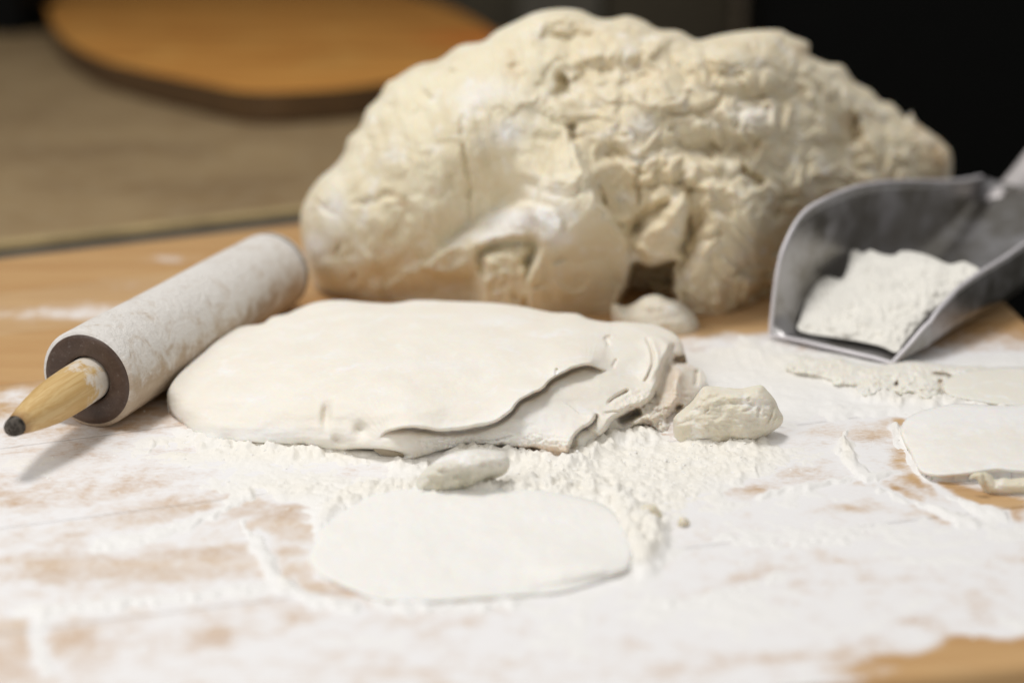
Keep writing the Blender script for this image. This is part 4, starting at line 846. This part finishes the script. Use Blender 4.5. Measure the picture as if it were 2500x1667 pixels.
    ico = np.array([(0, 0, 1), (.894, 0, .447), (.276, .851, .447), (-.724, .526, .447), (-.724, -.526, .447), (.276, -.851, .447), (.724, .526, -.447), (-.276, .851, -.447), (-.894, 0, -.447), (-.276, -.851, -.447), (.724, -.526, -.447), (0, 0, -1)])
    tri = np.array([(0, 1, 2), (0, 2, 3), (0, 3, 4), (0, 4, 5), (0, 5, 1), (1, 6, 2), (2, 7, 3), (3, 8, 4), (4, 9, 5), (5, 10, 1), (6, 7, 2), (7, 8, 3), (8, 9, 4), (9, 10, 5), (10, 6, 1), (11, 7, 6), (11, 8, 7), (11, 9, 8), (11, 10, 9), (11, 6, 10)])
    jit = rnd.uniform(0.6, 1.35, (len(cx), 12, 1))
    V = base[:, None, :] + ico[None] * rad[:, None, None] * jit * np.array([1, 1, 0.75]) - np.array([0, 0, 1]) * rad[:, None, None] * 0.15
    T = (tri[None] + 12 * np.arange(len(cx))[:, None, None]).reshape(-1, 3)
    o2 = link_mesh("flour_crumbs", V.reshape(-1, 3), T, simple("crumb_flour", (0.85, 0.835, 0.80), 0.95, 0.05, vary=0.02), None, False)
    tag(o2, "tiny white crumbs of clumped flour scattered over the floured board", "flour", kind="stuff")
make_flour()

# ------------------------------------------------------------------ metal scoop
sc = empty("flour_scoop"); tag(sc, "dull aluminium scoop lying on its base, mouth towards the rolled dough", "scoop")
def metal():
    m = M("aluminium", 0.42, 0.5); m.b.inputs["Metallic"].default_value = 1.0
    n = m.noise(30, 5, 0.6); v = m.map((12, 12, 260)); s_ = m.noise(1, 4, 0.6, v)
    c = m.mix(m.rng(n, 0.35, 0.7), (0.24, 0.225, 0.20), (0.44, 0.43, 0.44)); n3 = m.noise(95, 5, 0.75, dist=1.0)
    f = m.rng(n3, 0.60, 0.78, 0, 0.3); c = m.mix(f, c, (0.75, 0.73, 0.71)); m.color(c)
    m.l(m.math('ADD', m.rng(n, 0.3, 0.7, 0.28, 0.42), m.math('MULTIPLY', f, 0.5)), m.b.inputs["Roughness"])
    m.l(m.math('SUBTRACT', 1.0, f), m.b.inputs["Metallic"]); m.bump(s_, 0.0001)
    return m.m
MAT_METAL = metal()
Lc = np.array(G(1893, 818, 0.004)); Rc = np.array(G(2180, 884, 0.004))
cross = Rc - Lc; cw = np.linalg.norm(cross[:2]); cu = cross / np.linalg.norm(cross); au = np.array([-cu[1], cu[0], 0.0]); au /= np.linalg.norm(au)
if au[1] < 0: au = -au
LEN = 0.33
# rims: height above the board along the scoop's axis (metres from the lip), read off the two upright walls
def rim_table(org, pts):
    nn = cu * [1, 1, 0]; nn = nn / np.linalg.norm(nn); T = []
    for p in pts:
        d = ray(*p); t = ((org - np.array([0, 0, CAMH])) @ nn) / (d @ nn); P = d * t + [0, 0, CAMH]; T.append((float((P - org) @ au), float(P[2])))
    return np.array(sorted(T))
def Z5(x, y): return (1800 + x / 2.613, 350 + y / 2.613)
nr = np.vstack([rim_table(Rc + cu * 0.009 * min(1, i / 3), [p]) for i, p in enumerate([Z5(1060, 1275), Z5(1150, 1160), Z5(1250, 1060), Z5(1400, 930), Z5(1520, 840), Z5(1700, 730), Z5(1829, 640)])])
fr_ = rim_table(Lc - cu * 0.004, [Z5(185, 800), Z5(220, 660), Z5(300, 560), Z5(400, 450), Z5(520, 370), Z5(700, 290), Z5(850, 250), Z5(1050, 235), Z5(1300, 240), Z5(1500, 240)])

def near_rim(a): return np.interp(a, np.concatenate([[0], nr[nr[:, 0] > 0.008][:, 0]]), np.concatenate([[0.004], nr[nr[:, 0] > 0.008][:, 1]]))
_fa = np.concatenate([[0, 0.0008, 0.0028, 0.006, 0.012], fr_[fr_[:, 0] > 0.018][:, 0]]); _fz = np.concatenate([[0.004, 0.022, 0.043, 0.0555, 0.065], fr_[fr_[:, 0] > 0.018][:, 1]])
_b = np.linspace(0, 1, 240); _t = np.interp(_b ** 3 * 0.33, _fa, _fz); _t2 = np.convolve(np.pad(_t, 14, mode='edge'), np.ones(29) / 29, mode='valid'); _t2[:1] = 0.004
def far_rim(a): return float(np.interp((a / 0.33) ** (1 / 3), _b, _t2))
NA, NS = 60, 48
co = []; 
for i in range(NA + 1):
    a = LEN * (i / NA) ** 1.9
    lift = 0.004 + 0.010 * max(0, (a - 0.15) / 0.08) ** 2
    hn, hf = near_rim(a), far_rim(a); taperw = 1
    mid_ = cw / 2
    for j in range(NS + 1):
        t = j / NS   # 0 far rim, 1 near rim
        if t < 0.38:
            k = 1 - t / 0.38; x = mid_ - cw / 2 + 0.014 - 0.018 * math.sin(min(1, k * 1.9) * math.pi / 2); z = lift * (1 - k) + 0.0 + hf * (k ** 1.6)
        elif t > 0.66:
            k = (t - 0.66) / 0.34; x = mid_ + cw / 2 - 0.012 + (0.012 + 0.009 * min(1, a / 0.03)) * math.sin(min(1, k * 1.9) * math.pi / 2); z = lift * (1 - k) + hn * (k ** 1.6)
        else:
            k = (t - 0.38) / 0.28; x = mid_ - cw / 2 + 0.014 + (cw - 0.026) * k; z = lift
        co.append(Lc * [1, 1, 0] + cu * [1, 1, 0] * x + au * a + np.array([0, 0, z]))
co = np.array(co); idx = np.arange(len(co)).reshape(NA + 1, NS + 1)
F = np.stack([idx[:-1, :-1], idx[:-1, 1:], idx[1:, 1:], idx[1:, :-1]], -1).reshape(-1, 4)
bowl = link_mesh("bowl", co, F, MAT_METAL, sc)
md = bowl.modifiers.new("thick", 'SOLIDIFY'); md.thickness = 0.0016; md.offset = 0
# rolled rim bead round the mouth
rim = np.vstack([co[idx[:, 0]][::-1], co[idx[0, 1:]], co[idx[1:, -1]]])
def tube(name, path, r, mat, parent, seg=10):
    path = np.asarray(path, float); n = len(path); th = np.linspace(0, 2 * math.pi, seg, endpoint=False); V = []
    tg = np.gradient(path, axis=0); tg /= np.linalg.norm(tg, axis=1)[:, None] + 1e-9
    up = np.array([0.3, 0.2, 0.93])
    for i in range(n):
        a_ = np.cross(tg[i], up); a_ /= np.linalg.norm(a_) + 1e-9; b_ = np.cross(a_, tg[i]); rr = r[i] if hasattr(r, '__len__') else r
        V.append(path[i] + rr * (np.cos(th)[:, None] * a_ + np.sin(th)[:, None] * b_))
    ii = np.arange(n * seg).reshape(n, seg); F = np.stack([ii[:-1], np.roll(ii, -1, 1)[:-1], np.roll(ii, -1, 1)[1:], ii[1:]], -1).reshape(-1, 4)
    return link_mesh(name, np.vstack(V), [F], mat, parent)
MAT_RIM = simple("bright_rim", (0.70, 0.67, 0.69), 0.5, 0.5, 0.3)
tube("rim_bead", rim, 0.0013, MAT_RIM, sc)
# back wall and handle
ring = co[idx[-1]]; cen_ = ring.mean(0) + au * 0.004
link_mesh("back_wall", np.vstack([ring, cen_]), np.array([(i, i + 1, len(ring)) for i in range(len(ring) - 1)] + [(len(ring) - 1, 0, len(ring))]), MAT_METAL, sc)
h0 = Lc * [1, 1, 0] + cu * [1, 1, 0] * (cw * 0.16) + au * (LEN - 0.012) + np.array([0, 0, 0.040])
hpth = spline([h0, h0 + au * 0.02 + [0, 0, 0.006], h0 + au * 0.05 + [0, 0, 0.015], h0 + au * 0.10 + [0, 0, 0.038], h0 + au * 0.14 + [0, 0, 0.05]], False, 8)
tube("handle", hpth, np.interp(np.linspace(0, 1, len(hpth)), [0, .1, .5, .95, 1], [0.004, 0.011, 0.012, 0.010, 0.002]), simple("cast_handle", (0.62, 0.58, 0.57), 0.5, 0.5, 0.4), sc, 20)

# flour in the scoop
def f_sf(D, X, Y, A):
    D += 14 * fbm(X / 60, Y / 55, 3, 131) + 16 * (np.abs(perlin(X / 30, Y / 26, 132)) - 0.2) + 7 * fbm(X / 13, Y / 12, 2, 133); A['flour'] += 1
def Z5(x, y): return (1800 + x / 2.613, 350 + y / 2.613)
sf_out = [Z5(405, 1200), Z5(400, 1120), Z5(425, 1040), Z5(438, 960), Z5(415, 900), Z5(440, 850), Z5(490, 830), Z5(540, 845), Z5(600, 852), Z5(640, 865), Z5(672, 860), Z5(700, 800), Z5(715, 740), Z5(722, 690), Z5(760, 678), Z5(800, 700), Z5(850, 680), Z5(920, 705), Z5(1000, 715), Z5(1040, 688), Z5(1120, 690), Z5(1220, 715), Z5(1290, 745), Z5(1360, 770), Z5(1440, 752), Z5(1500, 775), Z5(1540, 800), Z5(1525, 838), Z5(1410, 932), Z5(1260, 1060), Z5(1160, 1160), Z5(1060, 1282), Z5(1015, 1335), Z5(900, 1290), Z5(700, 1250)]
sfc = Lc + cu * cw * 0.52
def sf_s0(X, Y):
    # the pile slopes back along the scoop's axis
    base = Lc + au * 0.012; nrm = au * 0.38 + np.array([0, 0, -1.0]); d = ray(X, Y); c0 = np.array([0, 0, CAMH])
    return ((base + cu * 0 + np.array([0, 0, 0.004]) - c0) @ nrm) / (d @ nrm)
sfo = stand_dough("scooped_flour", sf_out, simple("cream_flour", (0.80, 0.775, 0.71), 0.95, 0.1, vary=0.05, sc=60, bump=0.0003), sf_s0, 0.008, f_sf, step=2.5, n=4, back=1.5)
tag(sfo, "heaped white flour lying inside the aluminium scoop", "flour")
